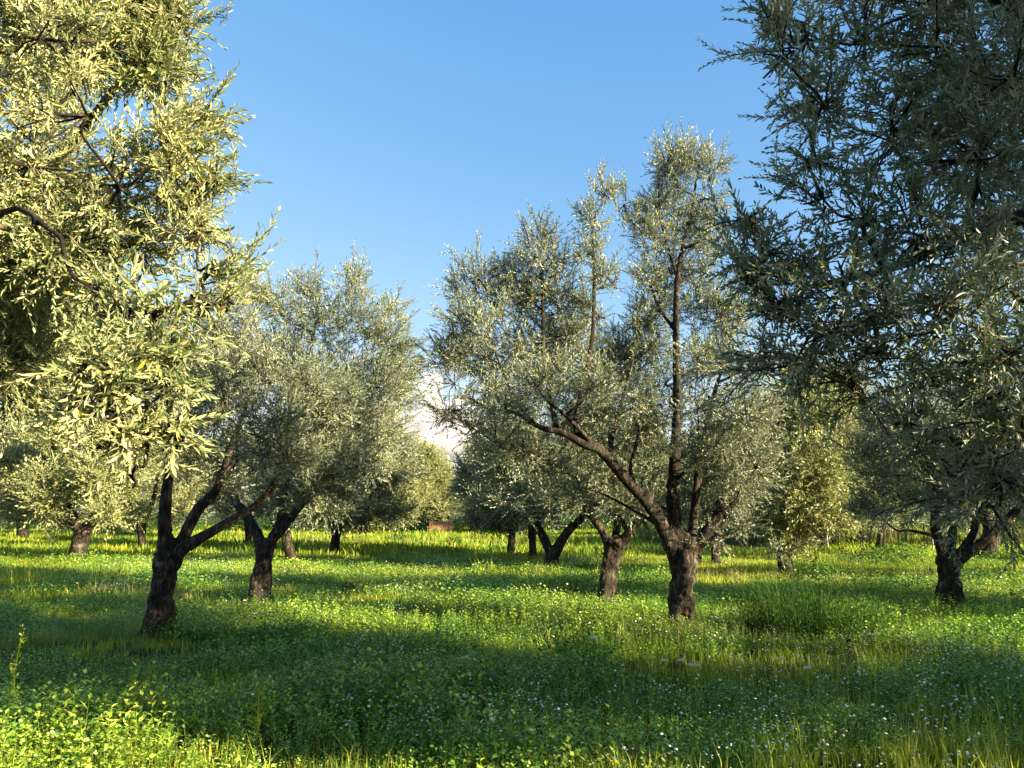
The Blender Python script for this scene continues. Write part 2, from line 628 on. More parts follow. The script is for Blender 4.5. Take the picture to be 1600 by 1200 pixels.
# ------------------------------------------------------------------ grass and ground cover (scattered with geometry nodes)
def blades(rng, n, spread, h0, h1, wd, lean=0.35, buf=None, mi=0, seg=2):
    buf = buf or Buf()
    a = rng.uniform(0, 6.28, n)
    q = spread * np.sqrt(rng.random(n))
    h = rng.uniform(h0, h1, n)
    b = np.column_stack([np.cos(a) * q, np.sin(a) * q, np.full(n, -0.02)])
    la = rng.uniform(0, 6.28, n)
    l = np.column_stack([np.cos(la), np.sin(la), np.zeros(n)]) * (h * rng.uniform(.05, lean * 2, n))[:, None]
    s = np.column_stack([-np.sin(la), np.cos(la), np.zeros(n)]) * (wd * rng.uniform(.6, 1.3, n))[:, None]
    up = np.array([0, 0, 1.0])
    p1 = b + l * 0.3 + up * (h * .6)[:, None]
    p2 = b + l + up * (h * rng.uniform(.8, 1.05, n))[:, None]
    v = np.stack([b - s, b + s, p1 + s * .8, p1 - s * .8, p2], 1)
    f = np.array([(0, 1, 2), (0, 2, 3), (3, 2, 4)])
    buf.add(v.reshape(-1, 3), (f[None] + (np.arange(n) * 5)[:, None, None]).reshape(-1, 3), mi)
    return buf


def leaflets(rng, n, spread, h0, h1, size, buf=None, mi=0, stalk=True):
    buf = buf or Buf()
    a = rng.uniform(0, 6.28, n)
    q = spread * np.sqrt(rng.random(n))
    h = rng.uniform(h0, h1, n)
    c = np.column_stack([np.cos(a) * q, np.sin(a) * q, h])
    up = nrm(np.array([0, 0, 1.0]) + rng.normal(0, .45, (n, 3)))
    d = nrm(np.cross(up, rng.normal(size=(n, 3))))
    s = np.cross(up, d)
    z = (size * rng.uniform(.6, 1.3, n))[:, None]
    v = np.stack([c - d * z * .5, c + s * z * .42 + d * z * .1, c + d * z * .6, c - s * z * .42 + d * z * .1], 1)
    f = np.array([(0, 1, 2), (0, 2, 3)])
    buf.add(v.reshape(-1, 3), (f[None] + (np.arange(n) * 4)[:, None, None]).reshape(-1, 3), mi)
    if stalk:
        k = np.arange(0, n, 4)
        b = np.column_stack([c[k, 0] * .7, c[k, 1] * .7, np.full(len(k), -.02)])
        e = np.array([0.0016, 0, 0])
        v = np.stack([b - e, b + e, c[k]], 1)
        buf.add(v.reshape(-1, 3), np.arange(len(k) * 3).reshape(-1, 3), mi)
    return buf


def flower_head(buf, c, r, rng, petals=7, mi=0):
    tilt = nrm(np.array([0, 0, 1.0]) + rng.normal(0, .35, 3))
    x = nrm(np.cross(tilt, rng.normal(size=3)))
    y = np.cross(tilt, x)
    ring = []
    for k in range(petals * 2):
        a = k * np.pi / petals
        rr = r if k % 2 else r * .55
        ring.append(c + (x * math.cos(a) + y * math.sin(a)) * rr - tilt * (0.15 * r if k % 2 else 0))
    v = np.array([c + tilt * r * .15] + ring)
    n = petals * 2
    f = [(0, 1 + k, 1 + (k + 1) % n) for k in range(n)]
    buf.add(v, f, mi)


def make_scatter(name, label, category, templates, pts, idx, scl, seed):
    """One object: its points carry copies of the small plants in templates."""
    col = bpy.data.collections.new(name + '_kinds')
    for k, me in enumerate(templates):
        o = bpy.data.objects.new('%s_%02d' % (name, k), me)
        col.objects.link(o)
    rng = np.random.default_rng(seed)
    me = bpy.data.meshes.new(name)
    me.vertices.add(len(pts))
    me.vertices.foreach_set('co', np.asarray(pts, np.float32).ravel())
    at = me.attributes.new('kind_index', 'INT', 'POINT')
    at.data.foreach_set('value', np.asarray(idx, np.int32))
    at = me.attributes.new('size', 'FLOAT', 'POINT')
    at.data.foreach_set('value', np.asarray(scl, np.float32))
    at = me.attributes.new('turn', 'FLOAT_VECTOR', 'POINT')
    rot = np.column_stack([rng.normal(0, .08, len(pts)), rng.normal(0, .08, len(pts)), rng.uniform(0, 6.28, len(pts))])
    at.data.foreach_set('vector', rot.astype(np.float32).ravel())
    o = link(name, me, None, None, kind='stuff', label=label, category=category)
    ng = bpy.data.node_groups.new(name + '_scatter', 'GeometryNodeTree')
    ng.interface.new_socket('Geometry', in_out='INPUT', socket_type='NodeSocketGeometry')
    ng.interface.new_socket('Geometry', in_out='OUTPUT', socket_type='NodeSocketGeometry')
    N = ng.nodes
    gi, go = N.new('NodeGroupInput'), N.new('NodeGroupOutput')
    ip = N.new('GeometryNodeInstanceOnPoints')
    ci = N.new('GeometryNodeCollectionInfo')
    ci.inputs['Collection'].default_value = col
    ci.inputs['Separate Children'].default_value = True
    ci.inputs['Reset Children'].default_value = True

    def attr(n, ty):
        a = N.new('GeometryNodeInputNamedAttribute')
        a.data_type = ty
        a.inputs['Name'].default_value = n
        return a.outputs['Attribute']
    er = N.new('FunctionNodeEulerToRotation')
    ng.links.new(attr('turn', 'FLOAT_VECTOR'), er.inputs[0])
    ng.links.new(gi.outputs[0], ip.inputs['Points'])
    ng.links.new(ci.outputs[0], ip.inputs['Instance'])
    ip.inputs['Pick Instance'].default_value = True
    ng.links.new(attr('kind_index', 'INT'), ip.inputs['Instance Index'])
    ng.links.new(er.outputs[0], ip.inputs['Rotation'])
    ng.links.new(attr('size', 'FLOAT'), ip.inputs['Scale'])
    ng.links.new(ip.outputs[0], go.inputs[0])
    md = o.modifiers.new('scatter', 'NODES')
    md.node_group = ng
    return o


def wedge(rng, y0, y1, per_m2, margin=1.35):
    """Random ground points in the part of the meadow in front of the camera."""
    n = int(per_m2 * margin * 0.68 * (y1 ** 2 - y0 ** 2))
    y = np.sqrt(rng.uniform(y0 ** 2, y1 ** 2, n))
    x = rng.uniform(-1, 1, n) * (0.68 * margin * y + 0.6)
    return x, y


def field(x, y, s, seed):
    return pnoise(np.column_stack([x, y, np.zeros(len(x))]), s, seed)


rng = np.random.default_rng(7)
T_near = [blades(np.random.default_rng(100 + i), 52, .17, .05, .17, .0026).mesh('grass_tuft', [M_GRASS]) for i in range(6)]
T_tall = [blades(np.random.default_rng(120 + i), 16, .12, .14, .32, .0026, .35).mesh('grass_tuft_tall', [M_GRASS]) for i in range(3)]
T_mid = [blades(np.random.default_rng(140 + i), 90, .38, .04, .15, .006).mesh('grass_patch', [M_GRASS]) for i in range(5)]
T_midt = [blades(np.random.default_rng(160 + i), 40, .3, .15, .45, .006, .3).mesh('grass_patch_tall', [M_GRASS]) for i in range(3)]
T_far = [blades(np.random.default_rng(180 + i), 120, .9, .08, .3, .016).mesh('grass_sward', [M_GRASS]) for i in range(4)]
T_dry = [blades(np.random.default_rng(190 + i), 26, .16, .1, .34, .0028, .45).mesh('dry_tuft', [M_DRY]) for i in range(3)]
ALLG = T_near + T_tall + T_mid + T_midt + T_far + T_dry
o_tall, o_mid, o_midt, o_far = 6, 9, 14, 17
gx, gy, gi_, gs = [], [], [], []


def put(x, y, lo, hi, s0, s1):
    gx.append(x)
    gy.append(y)
    gi_.append(rng.integers(lo, hi, len(x)))
    gs.append(rng.uniform(s0, s1, len(x)))


x, y = wedge(rng, 3.6, 13, 20)
put(x, y, 0, 6, .75, 1.25)
x, y = wedge(rng, 3.6, 14, 7)
k = field(x, y, .9, 3) > 0.15
put(x[k], y[k], 6, 9, .7, 1.15)
x, y = wedge(rng, 12, 30, 9)
put(x, y, 9, 14, .75, 1.3)
x, y = wedge(rng, 13, 34, 2.6)
k = field(x, y, .45, 5) > 0.3
put(x[k], y[k], 14, 17, .6, 1.1)
x, y = wedge(rng, 28, 85, 1.6)
put(x, y, 17, 21, .8, 1.4)
x, y = wedge(rng, 3.6, 20, 5)
k = field(x, y, .8, 37) > 0.35
put(x[k], y[k], 21, 24, .7, 1.2)
gx, gy, gi_, gs = map(np.concatenate, (gx, gy, gi_, gs))
gs = gs * np.clip(1.0 + .35 * field(gx, gy, 1.3, 29), .6, 1.5)
make_scatter('grass', 'lush green meadow grass covering the grove floor', 'grass', ALLG,
             np.column_stack([gx, gy, ground_z(gx, gy)]), gi_, gs, 1)

T_clov = [leaflets(np.random.default_rng(200 + i), 85, .18, .03, .2, .0215).mesh('clover_patch', [M_CLOVER]) for i in range(5)]
def herb(seed, n, spread, h0, h1, mi=0):
    g = np.random.default_rng(seed)
    b = Buf()
    for _ in range(n):
        a, q = g.uniform(0, 6.28), spread * math.sqrt(g.random())
        base = np.array([math.cos(a) * q, math.sin(a) * q, -.02])
        h = g.uniform(h0, h1)
        top = base + np.array([g.normal(0, .03), g.normal(0, .03), h])
        b.add([base - [.002, 0, 0], base + [.002, 0, 0], top], [(0, 1, 2)])
        for k in range(12):
            t = .25 + .75 * k / 11
            d = nrm(np.array([math.cos(k * 2.4), math.sin(k * 2.4), g.uniform(.1, .9)]))
            nn = nrm(np.cross(np.cross(d, [0, 0, 1]), d))
            lv, lf = leaf_verts(base + (top - base) * t, d, nn, g.uniform(.03, .065) * (1.25 - .7 * t), .017, False, g)
            b.add(lv, lf)
    return b.mesh('herb', [M_CLOVER])


T_clovm = [leaflets(np.random.default_rng(220 + i), 210, .42, .04, .2, .026).mesh('clover_bed', [M_CLOVER]) for i in range(4)]
x1, y1 = wedge(rng, 3.6, 13, 48)
k = field(x1, y1, .75, 11) > -0.45
x1, y1 = x1[k], y1[k]
x2, y2 = wedge(rng, 12, 26, 7)
k = field(x2, y2, .5, 11) > -0.1
x2, y2 = x2[k], y2[k]
cx_, cy_ = np.concatenate([x1, x2]), np.concatenate([y1, y2])
ci_ = np.concatenate([np.where(field(x1, y1, 1.1, 15) + rng.normal(0, .5, len(x1)) > 0, rng.integers(0, 5, len(x1)), rng.integers(5, 9, len(x1))), rng.integers(9, 13, len(x2))])
make_scatter('clover', 'dark green leafy clover growing among the grass', 'clover', T_clov + [herb(240 + i, 9, .2, .08, .3) for i in range(4)] + T_clovm,
             np.column_stack([cx_, cy_, ground_z(cx_, cy_)]), ci_, rng.uniform(.75, 1.3, len(cx_)) * np.clip(1.0 + .55 * field(cx_, cy_, 1.7, 19), .5, 1.8), 2)


def daisy_tuft(seed, n, r, spread, h0, h1):
    g = np.random.default_rng(seed)
    b = Buf()
    for _ in range(n):
        a, q = g.uniform(0, 6.28), spread * math.sqrt(g.random())
        c = np.array([math.cos(a) * q, math.sin(a) * q, g.uniform(h0, h1)])
        flower_head(b, c, r * g.uniform(.7, 1.2), g)
        bt = np.array([c[0] * .8, c[1] * .8, -.02])
        b.add([bt - [.0015, 0, 0], bt + [.0015, 0, 0], c], [(0, 1, 2)], 1)
    return b.mesh('daisies', [M_PETAL, M_GRASS])


T_dz = [daisy_tuft(300 + i, 9, .0105, .17, .14, .3) for i in range(5)] + [daisy_tuft(320 + i, 9, .013, .4, .12, .28) for i in range(3)]
x1, y1 = wedge(rng, 3.8, 9.5, 16)
f = field(x1, y1, .7, 21)
k = (f > 0.0) & (rng.random(len(x1)) < .8) & (x1 > -1.9)
x1, y1 = x1[k], y1[k]
x2, y2 = wedge(rng, 9.5, 24, 4)
k = (field(x2, y2, .45, 23) > 0.0)
x2, y2 = x2[k], y2[k]
cx_, cy_ = np.concatenate([x1, x2]), np.concatenate([y1, y2])
ci_ = np.concatenate([rng.integers(0, 5, len(x1)), rng.integers(5, 8, len(x2))])
make_scatter('daisies', 'tiny white flowers sprinkled through the shaded grass', 'flowers', T_dz,
             np.column_stack([cx_, cy_, ground_z(cx_, cy_)]), ci_, rng.uniform(.8, 1.2, len(cx_)), 3)

# ------------------------------------------------------------------ the grove: trees one can tell apart
px_tree('dark trunked olive leaning over the grass with three low limbs', (248, 1002),
        [(246, 1012, 0, 34), (247, 982, 0, 27), (252, 935, 0, 23), (258, 895, 0, 21), (264, 865, 0, 24)],
        [[(258, 880, 0, 15), (258, 845, 0, 13), (257, 800, -.1, 11), (262, 750, -.1, 9), (275, 690, 0, 6), (300, 620, .2, 4)],
         [(270, 880, 0, 13), (288, 838, .1, 11), (310, 795, .2, 10), (338, 765, .3, 8), (360, 700, .4, 6), (390, 620, .4, 4), (400, 560, .4, 2)],
         [(268, 880, 0, 13), (290, 855, -.1, 11), (330, 832, -.2, 9), (370, 808, -.2, 8), (405, 785, -.1, 7), (440, 740, 0, 6), (470, 690, .1, 4), (500, 650, .1, 3)]],
        [(320, 600, 60, .3), (370, 560, 58, .5), (300, 660, 60, .6), (350, 640, 62, -.4), (420, 600, 58, .3), (400, 680, 62, -.6), (470, 650, 58, .5), (450, 705, 52, -.5),
         (385, 715, 42, 1.0), (330, 720, 45, 1.1), (520, 690, 52, .4), (500, 745, 40, .3), (555, 730, 42, .3), (290, 715, 38, .9), (430, 655, 55, -1.0), (340, 590, 50, -.9),
         (280, 590, 55, .5), (440, 560, 50, .2), (480, 600, 50, -.5), (520, 620, 55, .2), (330, 520, 40, .4), (380, 500, 40, .3), (300, 540, 45, .6), (350, 760, 28, 1.2), (470, 770, 26, .5), (530, 770, 26, .5)],
        11)
px_tree('olive with short pale-footed trunk standing just behind the three-limbed dark olive', (405, 940),
        [(404, 948, 0, 26), (405, 926, 0, 19), (411, 885, 0, 16), (415, 850, 0, 19)],
        [[(412, 858, 0, 11), (395, 822, .1, 9), (378, 795, .2, 8), (350, 770, .3, 6), (340, 720, .4, 4)],
         [(418, 858, 0, 11), (436, 820, 0, 9), (448, 770, 0, 8), (468, 690, 0, 6), (480, 600, .1, 5), (490, 520, .2, 3), (500, 460, .2, 1.5)],
         [(425, 845, 0, 9), (470, 790, .2, 7), (530, 720, .2, 6), (570, 640, .2, 5), (590, 560, .2, 3)]],
        [(545, 455, 34, .2), (555, 430, 22, .2), (500, 500, 46, .3), (560, 505, 52, .2), (605, 530, 46, 0), (625, 570, 38, .2), (620, 615, 42, .1), (590, 605, 55, -.5), (540, 590, 62, .4),
         (480, 570, 55, .8), (455, 500, 38, .4), (400, 440, 34, .4), (385, 470, 40, .3), (430, 465, 36, .2), (340, 450, 30, .4), (600, 670, 46, .1), (560, 670, 55, -.6), (515, 680, 55, .9), (470, 640, 55, .8),
         (420, 560, 50, .9), (585, 720, 40, .2), (340, 560, 45, .9), (370, 610, 50, 1.0), (480, 450, 30, .4), (635, 605, 28, .3), (610, 480, 25, .2)],
        12)
px_tree('slim leaning olive trunk behind and beside the pale-footed one', (457, 886),
        [(458, 890, 0, 15), (456, 875, 0, 11), (449, 850, 0, 9), (445, 825, 0, 9)],
        [[(445, 832, 0, 7), (440, 800, 0, 6), (450, 750, 0, 4), (460, 690, 0, 2)], [(446, 830, 0, 6), (470, 790, 0, 5), (520, 740, 0, 3)]],
        ell(480, 730, 95, 70, 20, 3) + [(500, 790, 26, 0), (440, 780, 26, .5)], 13)
px_tree('sunlit olive on a stubby flared trunk under hanging silver sprays', (121, 880),
        [(118, 884, 0, 22), (119, 872, 0, 16), (124, 850, 0, 13), (130, 828, 0, 14)],
        [[(128, 835, 0, 9), (110, 800, 0, 8), (90, 740, 0, 5), (80, 680, 0, 3)], [(132, 832, 0, 9), (155, 800, 0, 7), (180, 760, 0, 5), (190, 700, 0, 3)]],
        ell(105, 730, 125, 75, 30, 4) + [(60, 800, 24, 0), (170, 800, 24, 0), (20, 790, 30, 0)], 14, leaf=M_LEAF_FRESH_LIT)
px_tree('far olive with thin upright trunk showing under a hanging silver spray', (222, 862),
        [(222, 866, 0, 9), (222, 856, 0, 7), (221, 840, 0, 6.5), (221, 820, 0, 7)],
        [[(221, 822, 0, 5), (210, 780, 0, 4), (200, 720, 0, 2)], [(221, 822, 0, 5), (240, 780, 0, 4), (250, 730, 0, 2)]],
        ell(225, 740, 85, 60, 20, 5), 15, leaf=M_LEAF_FRESH_LIT)
px_tree('far olive with a sunlit ruddy trunk near the field bank', (36, 846),
        [(36, 850, 0, 11), (36, 840, 0, 9), (35, 825, 0, 8), (30, 808, 0, 8)],
        [[(32, 812, 0, 6), (15, 780, 0, 5), (0, 730, 0, 3)], [(34, 812, 0, 6), (60, 780, 0, 4), (80, 740, 0, 3)]],
        ell(20, 720, 95, 65, 22, 6), 16, leaf=M_LEAF_FRESH_LIT)
px_tree('olive with straight short trunk and dense grey crown bordering the open aisle', (523, 866),
        [(523, 870, 0, 12), (523, 860, 0, 9), (524, 842, 0, 8), (525, 822, 0, 9)],
        [[(524, 828, 0, 6), (505, 795, 0, 5), (490, 750, 0, 3)], [(526, 828, 0, 6), (555, 795, 0, 5), (580, 750, 0, 3), (590, 700, 0, 2)]],
        ell(555, 735, 85, 72, 24, 7), 17)
px_tree('pale sunlit olive with twin ruddy trunks down the aisle', (567, 838),
        [(564, 842, 0, 9), (564, 834, 0, 7), (566, 822, 0, 6), (570, 808, 0, 6)],
        [[(572, 840, 0, 6), (574, 825, 0, 5), (582, 800, 0, 4), (590, 760, 0, 3)], [(568, 812, 0, 5), (560, 780, 0, 4), (560, 740, 0, 2)]],
        ell(598, 750, 52, 62, 20, 8) + [(600, 700, 24, 0), (630, 760, 22, 0)], 18, leaf=M_LEAF_FRESH_LIT)
px_tree('rounded dark olive closing one side of the far aisle', (658, 832),
        [(658, 836, 0, 8), (658, 830, 0, 6), (658, 815, 0, 5), (660, 800, 0, 5)],
        [[(660, 805, 0, 4), (650, 770, 0, 3), (645, 730, 0, 2)], [(660, 805, 0, 4), (675, 775, 0, 3), (690, 750, 0, 2)]],
        ell(664, 762, 44, 54, 20, 9) + [(648, 708, 26, 0), (668, 718, 24, 0), (655, 735, 30, 0)], 19, leaf=M_LEAF_FRESH_LIT)

px_tree('pale far olive just right of the sky gap at the end of the aisle', (738, 836),
        [(738, 840, 0, 6), (738, 834, 0, 5), (738, 820, 0, 4), (740, 805, 0, 4)],
        [[(740, 808, 0, 3), (730, 780, 0, 2.5), (728, 750, 0, 2)], [(740, 808, 0, 3), (752, 775, 0, 2.5), (756, 740, 0, 2)]],
        ell(744, 758, 28, 48, 16, 10) + [(740, 712, 16, 0)], 20, leaf=M_LEAF_FRESH_LIT)

# ---- right of the aisle
px_tree('tallest olive with upright poles, a long limb reaching over the aisle and a sun-struck trunk', (1067, 1000),
        [(1066, 1012, 0, 30), (1066, 980, 0, 23), (1066, 935, 0, 21), (1068, 895, 0, 24), (1071, 862, 0, 30), (1072, 838, 0, 22)],
        [[(1062, 890, 0, 16), (1044, 842, -.1, 14), (1015, 790, -.2, 12), (980, 752, -.35, 10.5), (938, 704, -.5, 10), (912, 694, -.55, 9), (880, 676, -.6, 7), (845, 668, -.65, 5), (805, 645, -.65, 4), (765, 640, -.6, 2.5), (735, 622, -.6, 1.5)],
         [(840, 666, -.65, 4), (815, 640, -.5, 3), (790, 590, -.3, 2.5), (770, 540, -.2, 1.5)],
         [(935, 704, -.5, 5), (890, 655, -.7, 4), (850, 620, -.8, 3), (820, 570, -.8, 1.5)],
         [(1000, 775, -.3, 5), (985, 735, -.1, 4), (995, 690, .1, 3), (1005, 640, .2, 2)],
         [(1064, 875, 0, 15), (1053, 805, .05, 13), (1053, 740, .1, 11), (1058, 650, .1, 8.5), (1057, 550, .1, 7), (1057, 460, .1, 6), (1064, 400, .1, 4.5), (1080, 330, .1, 3), (1092, 255, .1, 1.5)],
         [(1080, 870, 0, 13), (1098, 838, -.1, 11), (1118, 812, -.15, 10), (1130, 778, -.1, 8), (1165, 735, 0, 6), (1205, 690, .1, 4), (1225, 640, .1, 2)],
         [(1080, 860, .1, 11), (1084, 810, .2, 9), (1092, 740, .3, 7), (1110, 640, .4, 5), (1130, 560, .4, 3), (1135, 490, .4, 1.5)],
         [(905, 690, -.55, 7), (900, 655, -.5, 6), (912, 600, -.4, 5), (926, 520, -.3, 4), (928, 420, -.2, 3), (925, 345, -.2, 1.5)],
         [(870, 676, -.6, 6), (862, 630, -.4, 5), (850, 560, -.2, 4), (848, 470, -.1, 3), (845, 380, -.1, 1.5)],
         [(960, 730, -.4, 6), (955, 690, -.1, 5), (975, 620, .2, 4), (990, 560, .3, 2)],
         [(1062, 440, .1, 4), (1045, 390, .1, 3), (1030, 330, .1, 2), (1030, 270, .1, 1.2)],
         [(1057, 520, .1, 4), (1030, 480, .3, 3), (1010, 430, .3, 2)]],
        [(1080, 250, 40, .1), (1040, 255, 34, .1), (1115, 265, 28, .1), (1060, 295, 45, .2), (1100, 310, 42, 0), (1030, 315, 40, .1), (1075, 350, 45, .3), (1110, 375, 34, .1), (1025, 370, 42, .1),
         (1000, 345, 28, .1), (1095, 420, 36, .3), (1045, 425, 40, .5), (1010, 425, 38, .2), (1030, 480, 42, .5), (1085, 480, 36, .5), (1000, 500, 30, .4), (1020, 540, 38, .5),
         (945, 305, 32, -.2), (975, 320, 30, -.1), (925, 350, 32, -.2), (920, 395, 26, -.2), (940, 430, 22, -.2), (915, 470, 20, -.2), (935, 495, 16, -.2),
         (850, 370, 34, -.1), (835, 400, 40, -.1), (875, 410, 36, -.1), (850, 450, 50, .1), (885, 480, 46, .2), (815, 470, 50, .1),
         (745, 430, 40, 0), (715, 450, 30, 0), (770, 470, 50, .2), (725, 500, 46, -.1), (790, 520, 58, -.4), (720, 555, 48, .2), (760, 560, 56, .6), (840, 540, 58, .6), (900, 545, 52, .7),
         (710, 600, 40, 0), (760, 615, 52, -.2), (820, 600, 58, .7), (880, 600, 52, .9), (950, 570, 50, .9), (700, 640, 34, 0), (745, 665, 40, .2), (800, 680, 44, .9), (860, 650, 44, 1.0), (930, 640, 50, 1.0),
         (985, 610, 44, 1.0), (1000, 670, 42, 1.0), (950, 690, 45, 1.1), (1010, 730, 40, 1.0), (890, 720, 42, 1.0), (1120, 470, 36, .4), (1150, 510, 42, .3), (1110, 545, 46, .6), (1165, 575, 50, .2), (1100, 610, 44, .6),
         (1130, 650, 52, .7), (1160, 700, 55, .4), (1100, 690, 44, .8), (1155, 760, 42, .6), (1110, 745, 36, .9), (1180, 650, 40, .2), (1160, 820, 20, .1),
         (1040, 600, 40, .7), (1040, 660, 40, .9), (1120, 700, 44, -.6), (1180, 730, 46, -.6), (1090, 640, 38, -.5), (1150, 780, 34, -.4), (1215, 860, 18, -.2), (1130, 840, 16, -.3),
         (850, 720, 36, .4), (905, 760, 30, .5), (960, 790, 28, .9), (1000, 780, 30, .9), (820, 700, 34, -.2), (770, 690, 34, -.4), (1000, 620, 36, -.6), (960, 650, 34, -.2), (1030, 700, 30, -.5), (1090, 720, 26, -.4), (800, 430, 40, .1), (890, 520, 44, .2), (970, 540, 36, .8), (1000, 560, 36, .6), (960, 440, 18, 0), (1140, 480, 34, .3), (690, 560, 34, 0), (790, 640, 45, -1.1), (850, 590, 45, -1.2), (930, 600, 42, -1.0), (1090, 560, 40, -.8), (1170, 640, 45, -.9)],
        21, dens=1350)
px_tree('olive with leaning bare trunk standing behind the tallest tree, forked low', (948, 949),
        [(944, 956, 0, 22), (945, 936, 0, 17), (951, 895, 0, 15), (958, 860, 0, 16), (960, 845, 0, 17)],
        [[(955, 858, 0, 10), (938, 825, 0, 8), (915, 795, 0, 7), (895, 760, .1, 6), (870, 710, .2, 4)],
         [(965, 855, 0, 11), (985, 830, 0, 9), (1005, 800, .1, 8), (1020, 760, .2, 6), (1030, 700, .3, 4)],
         [(960, 850, .1, 8), (965, 800, .3, 7), (955, 740, .4, 5), (950, 680, .4, 3)]],
        ell(945, 705, 110, 78, 26, 31) + [(890, 760, 34, .3), (860, 740, 38, .3), (930, 775, 26, .6), (985, 765, 30, .6)], 22)
px_tree('olive with a wide bare V fork beside the aisle', (860, 893),
        [(860, 898, 0, 17), (860, 888, 0, 13), (863, 872, 0, 12), (864, 858, 0, 13)],
        [[(861, 866, 0, 8), (850, 842, 0, 7.5), (837, 815, 0, 6.5), (828, 780, 0, 5), (815, 730, 0, 3)],
         [(867, 866, 0, 9), (880, 842, 0, 8), (895, 822, 0, 7), (912, 804, 0, 6), (925, 765, 0, 4), (930, 720, 0, 3)]],
        ell(860, 735, 95, 62, 24, 32), 23)
px_tree('olive with slender straight trunk just behind the V-forked one', (832, 876),
        [(832, 880, 0, 10), (832, 868, 0, 7), (832, 845, 0, 6.5), (831, 815, 0, 7)],
        [[(831, 822, 0, 5), (815, 780, 0, 4), (800, 730, 0, 2)], [(832, 822, 0, 5), (850, 780, 0, 4), (860, 730, 0, 2)]],
        ell(820, 735, 70, 65, 18, 33), 24)
px_tree('olive with dense low crown hanging over the aisle edge', (798, 867),
        [(798, 870, 0, 9), (798, 862, 0, 7), (799, 845, 0, 6), (800, 825, 0, 6)],
        [[(799, 830, 0, 5), (780, 790, 0, 4), (765, 740, 0, 2)], [(800, 830, 0, 5), (820, 790, 0, 4), (830, 740, 0, 2)]],
        ell(788, 755, 56, 64, 22, 34) + [(765, 700, 26, 0), (752, 740, 22, 0)], 25)
px_tree('olive whose plain trunk shows between the tallest tree and the low bright crown', (1118, 883),
        [(1118, 887, 0, 11), (1118, 877, 0, 8.5), (1119, 855, 0, 7.5), (1120, 825, 0, 8)],
        [[(1119, 832, 0, 6), (1100, 790, 0, 5), (1080, 740, 0, 3)], [(1121, 832, 0, 6), (1145, 790, 0, 5), (1160, 740, 0, 3)]],
        ell(1115, 735, 95, 68, 24, 35), 26)
px_tree('bright sunlit olive whose low crown hides its squat dark trunk', (1229, 902),
        [(1231, 908, 0, 20), (1230, 895, 0, 15), (1226, 870, 0, 13), (1220, 835, 0, 14)],
        [[(1221, 845, 0, 9), (1240, 800, 0, 8), (1265, 740, 0, 6), (1280, 670, 0, 4), (1290, 610, 0, 2)], [(1219, 845, 0, 9), (1195, 800, 0, 7), (1180, 740, 0, 5)],
         [(1222, 845, 0, 7), (1270, 800, -.3, 6), (1310, 740, -.3, 4)]],
        ell(1270, 700, 95, 115, 34, 36) + [(1225, 800, 40, -.4), (1250, 840, 28, -.4), (1240, 640, 46, -1.6), (1275, 720, 52, -1.8), (1235, 730, 46, -1.7), (1305, 650, 44, -1.6), (1295, 770, 42, -1.7), (1250, 590, 40, -1.2), (1320, 710, 36, -1.4), (1235, 780, 36, -1.7), (1215, 850, 22, -.6), (1300, 790, 34, 0), (1320, 720, 34, 0), (1280, 810, 30, -.2)], 27, leaf=M_LEAF_FRESH_LIT)
px_tree('olive with a candelabra of four dark limbs on a thick flared trunk', (1483, 962),
        [(1484, 958, 0, 33), (1484, 938, 0, 23), (1484, 905, 0, 18), (1483, 885, 0, 21), (1484, 872, 0, 22)],
        [[(1478, 885, 0, 11), (1470, 855, 0, 10), (1461, 820, 0, 9), (1466, 780, 0, 8), (1450, 720, 0, 5), (1430, 650, 0, 3)],
         [(1484, 880, 0, 9), (1487, 845, .1, 8), (1490, 815, .1, 7), (1505, 780, .2, 6), (1510, 710, .2, 4)],
         [(1490, 880, 0, 10), (1505, 858, -.1, 8), (1522, 830, -.1, 7), (1530, 790, -.1, 6), (1560, 720, 0, 4)],
         [(1495, 880, 0, 10), (1515, 862, -.2, 9), (1545, 840, -.3, 8), (1580, 805, -.3, 7), (1630, 760, -.3, 5), (1680, 700, -.2, 3)]],
        [(1430, 640, 60, .2), (1400, 690, 55, .3), (1370, 740, 45, .4), (1440, 720, 50, .6), (1500, 680, 60, .4), (1560, 650, 60, .2), (1620, 690, 60, 0), (1530, 740, 48, .7), (1590, 750, 45, .4), (1660, 740, 50, 0),
         (1400, 770, 32, .6), (1350, 790, 28, .5), (1460, 600, 50, .2), (1530, 590, 50, .3), (1600, 600, 60, .1), (1680, 640, 60, 0), (1380, 640, 45, .4), (1340, 700, 36, .3), (1440, 770, 28, .9), (1570, 790, 26, .9),
         (1490, 640, 50, -.9), (1420, 680, 45, -.9), (1560, 700, 45, -.9), (1370, 800, 22, .2), (1590, 800, 25, .6)],
        28)
px_tree('olive with a broad sunlit trunk behind the candelabra one', (1538, 880),
        [(1536, 884, 0, 24), (1538, 872, 0, 18), (1546, 850, 0, 15), (1552, 820, 0, 15)],
        [[(1550, 830, 0, 9), (1530, 790, 0, 8), (1510, 740, 0, 5)], [(1553, 830, 0, 9), (1580, 790, 0, 7), (1610, 740, 0, 5)]],
        ell(1555, 725, 110, 65, 24, 37), 29)
px_tree('far olive with a dark trunk beside the tawny reeds', (1284, 863),
        [(1284, 866, 0, 10), (1284, 858, 0, 8), (1285, 842, 0, 7), (1285, 820, 0, 7)],
        [[(1285, 826, 0, 5), (1270, 790, 0, 4), (1255, 740, 0, 2)], [(1286, 826, 0, 5), (1305, 790, 0, 4), (1320, 740, 0, 2)]],
        ell(1290, 740, 75, 62, 20, 38), 30)
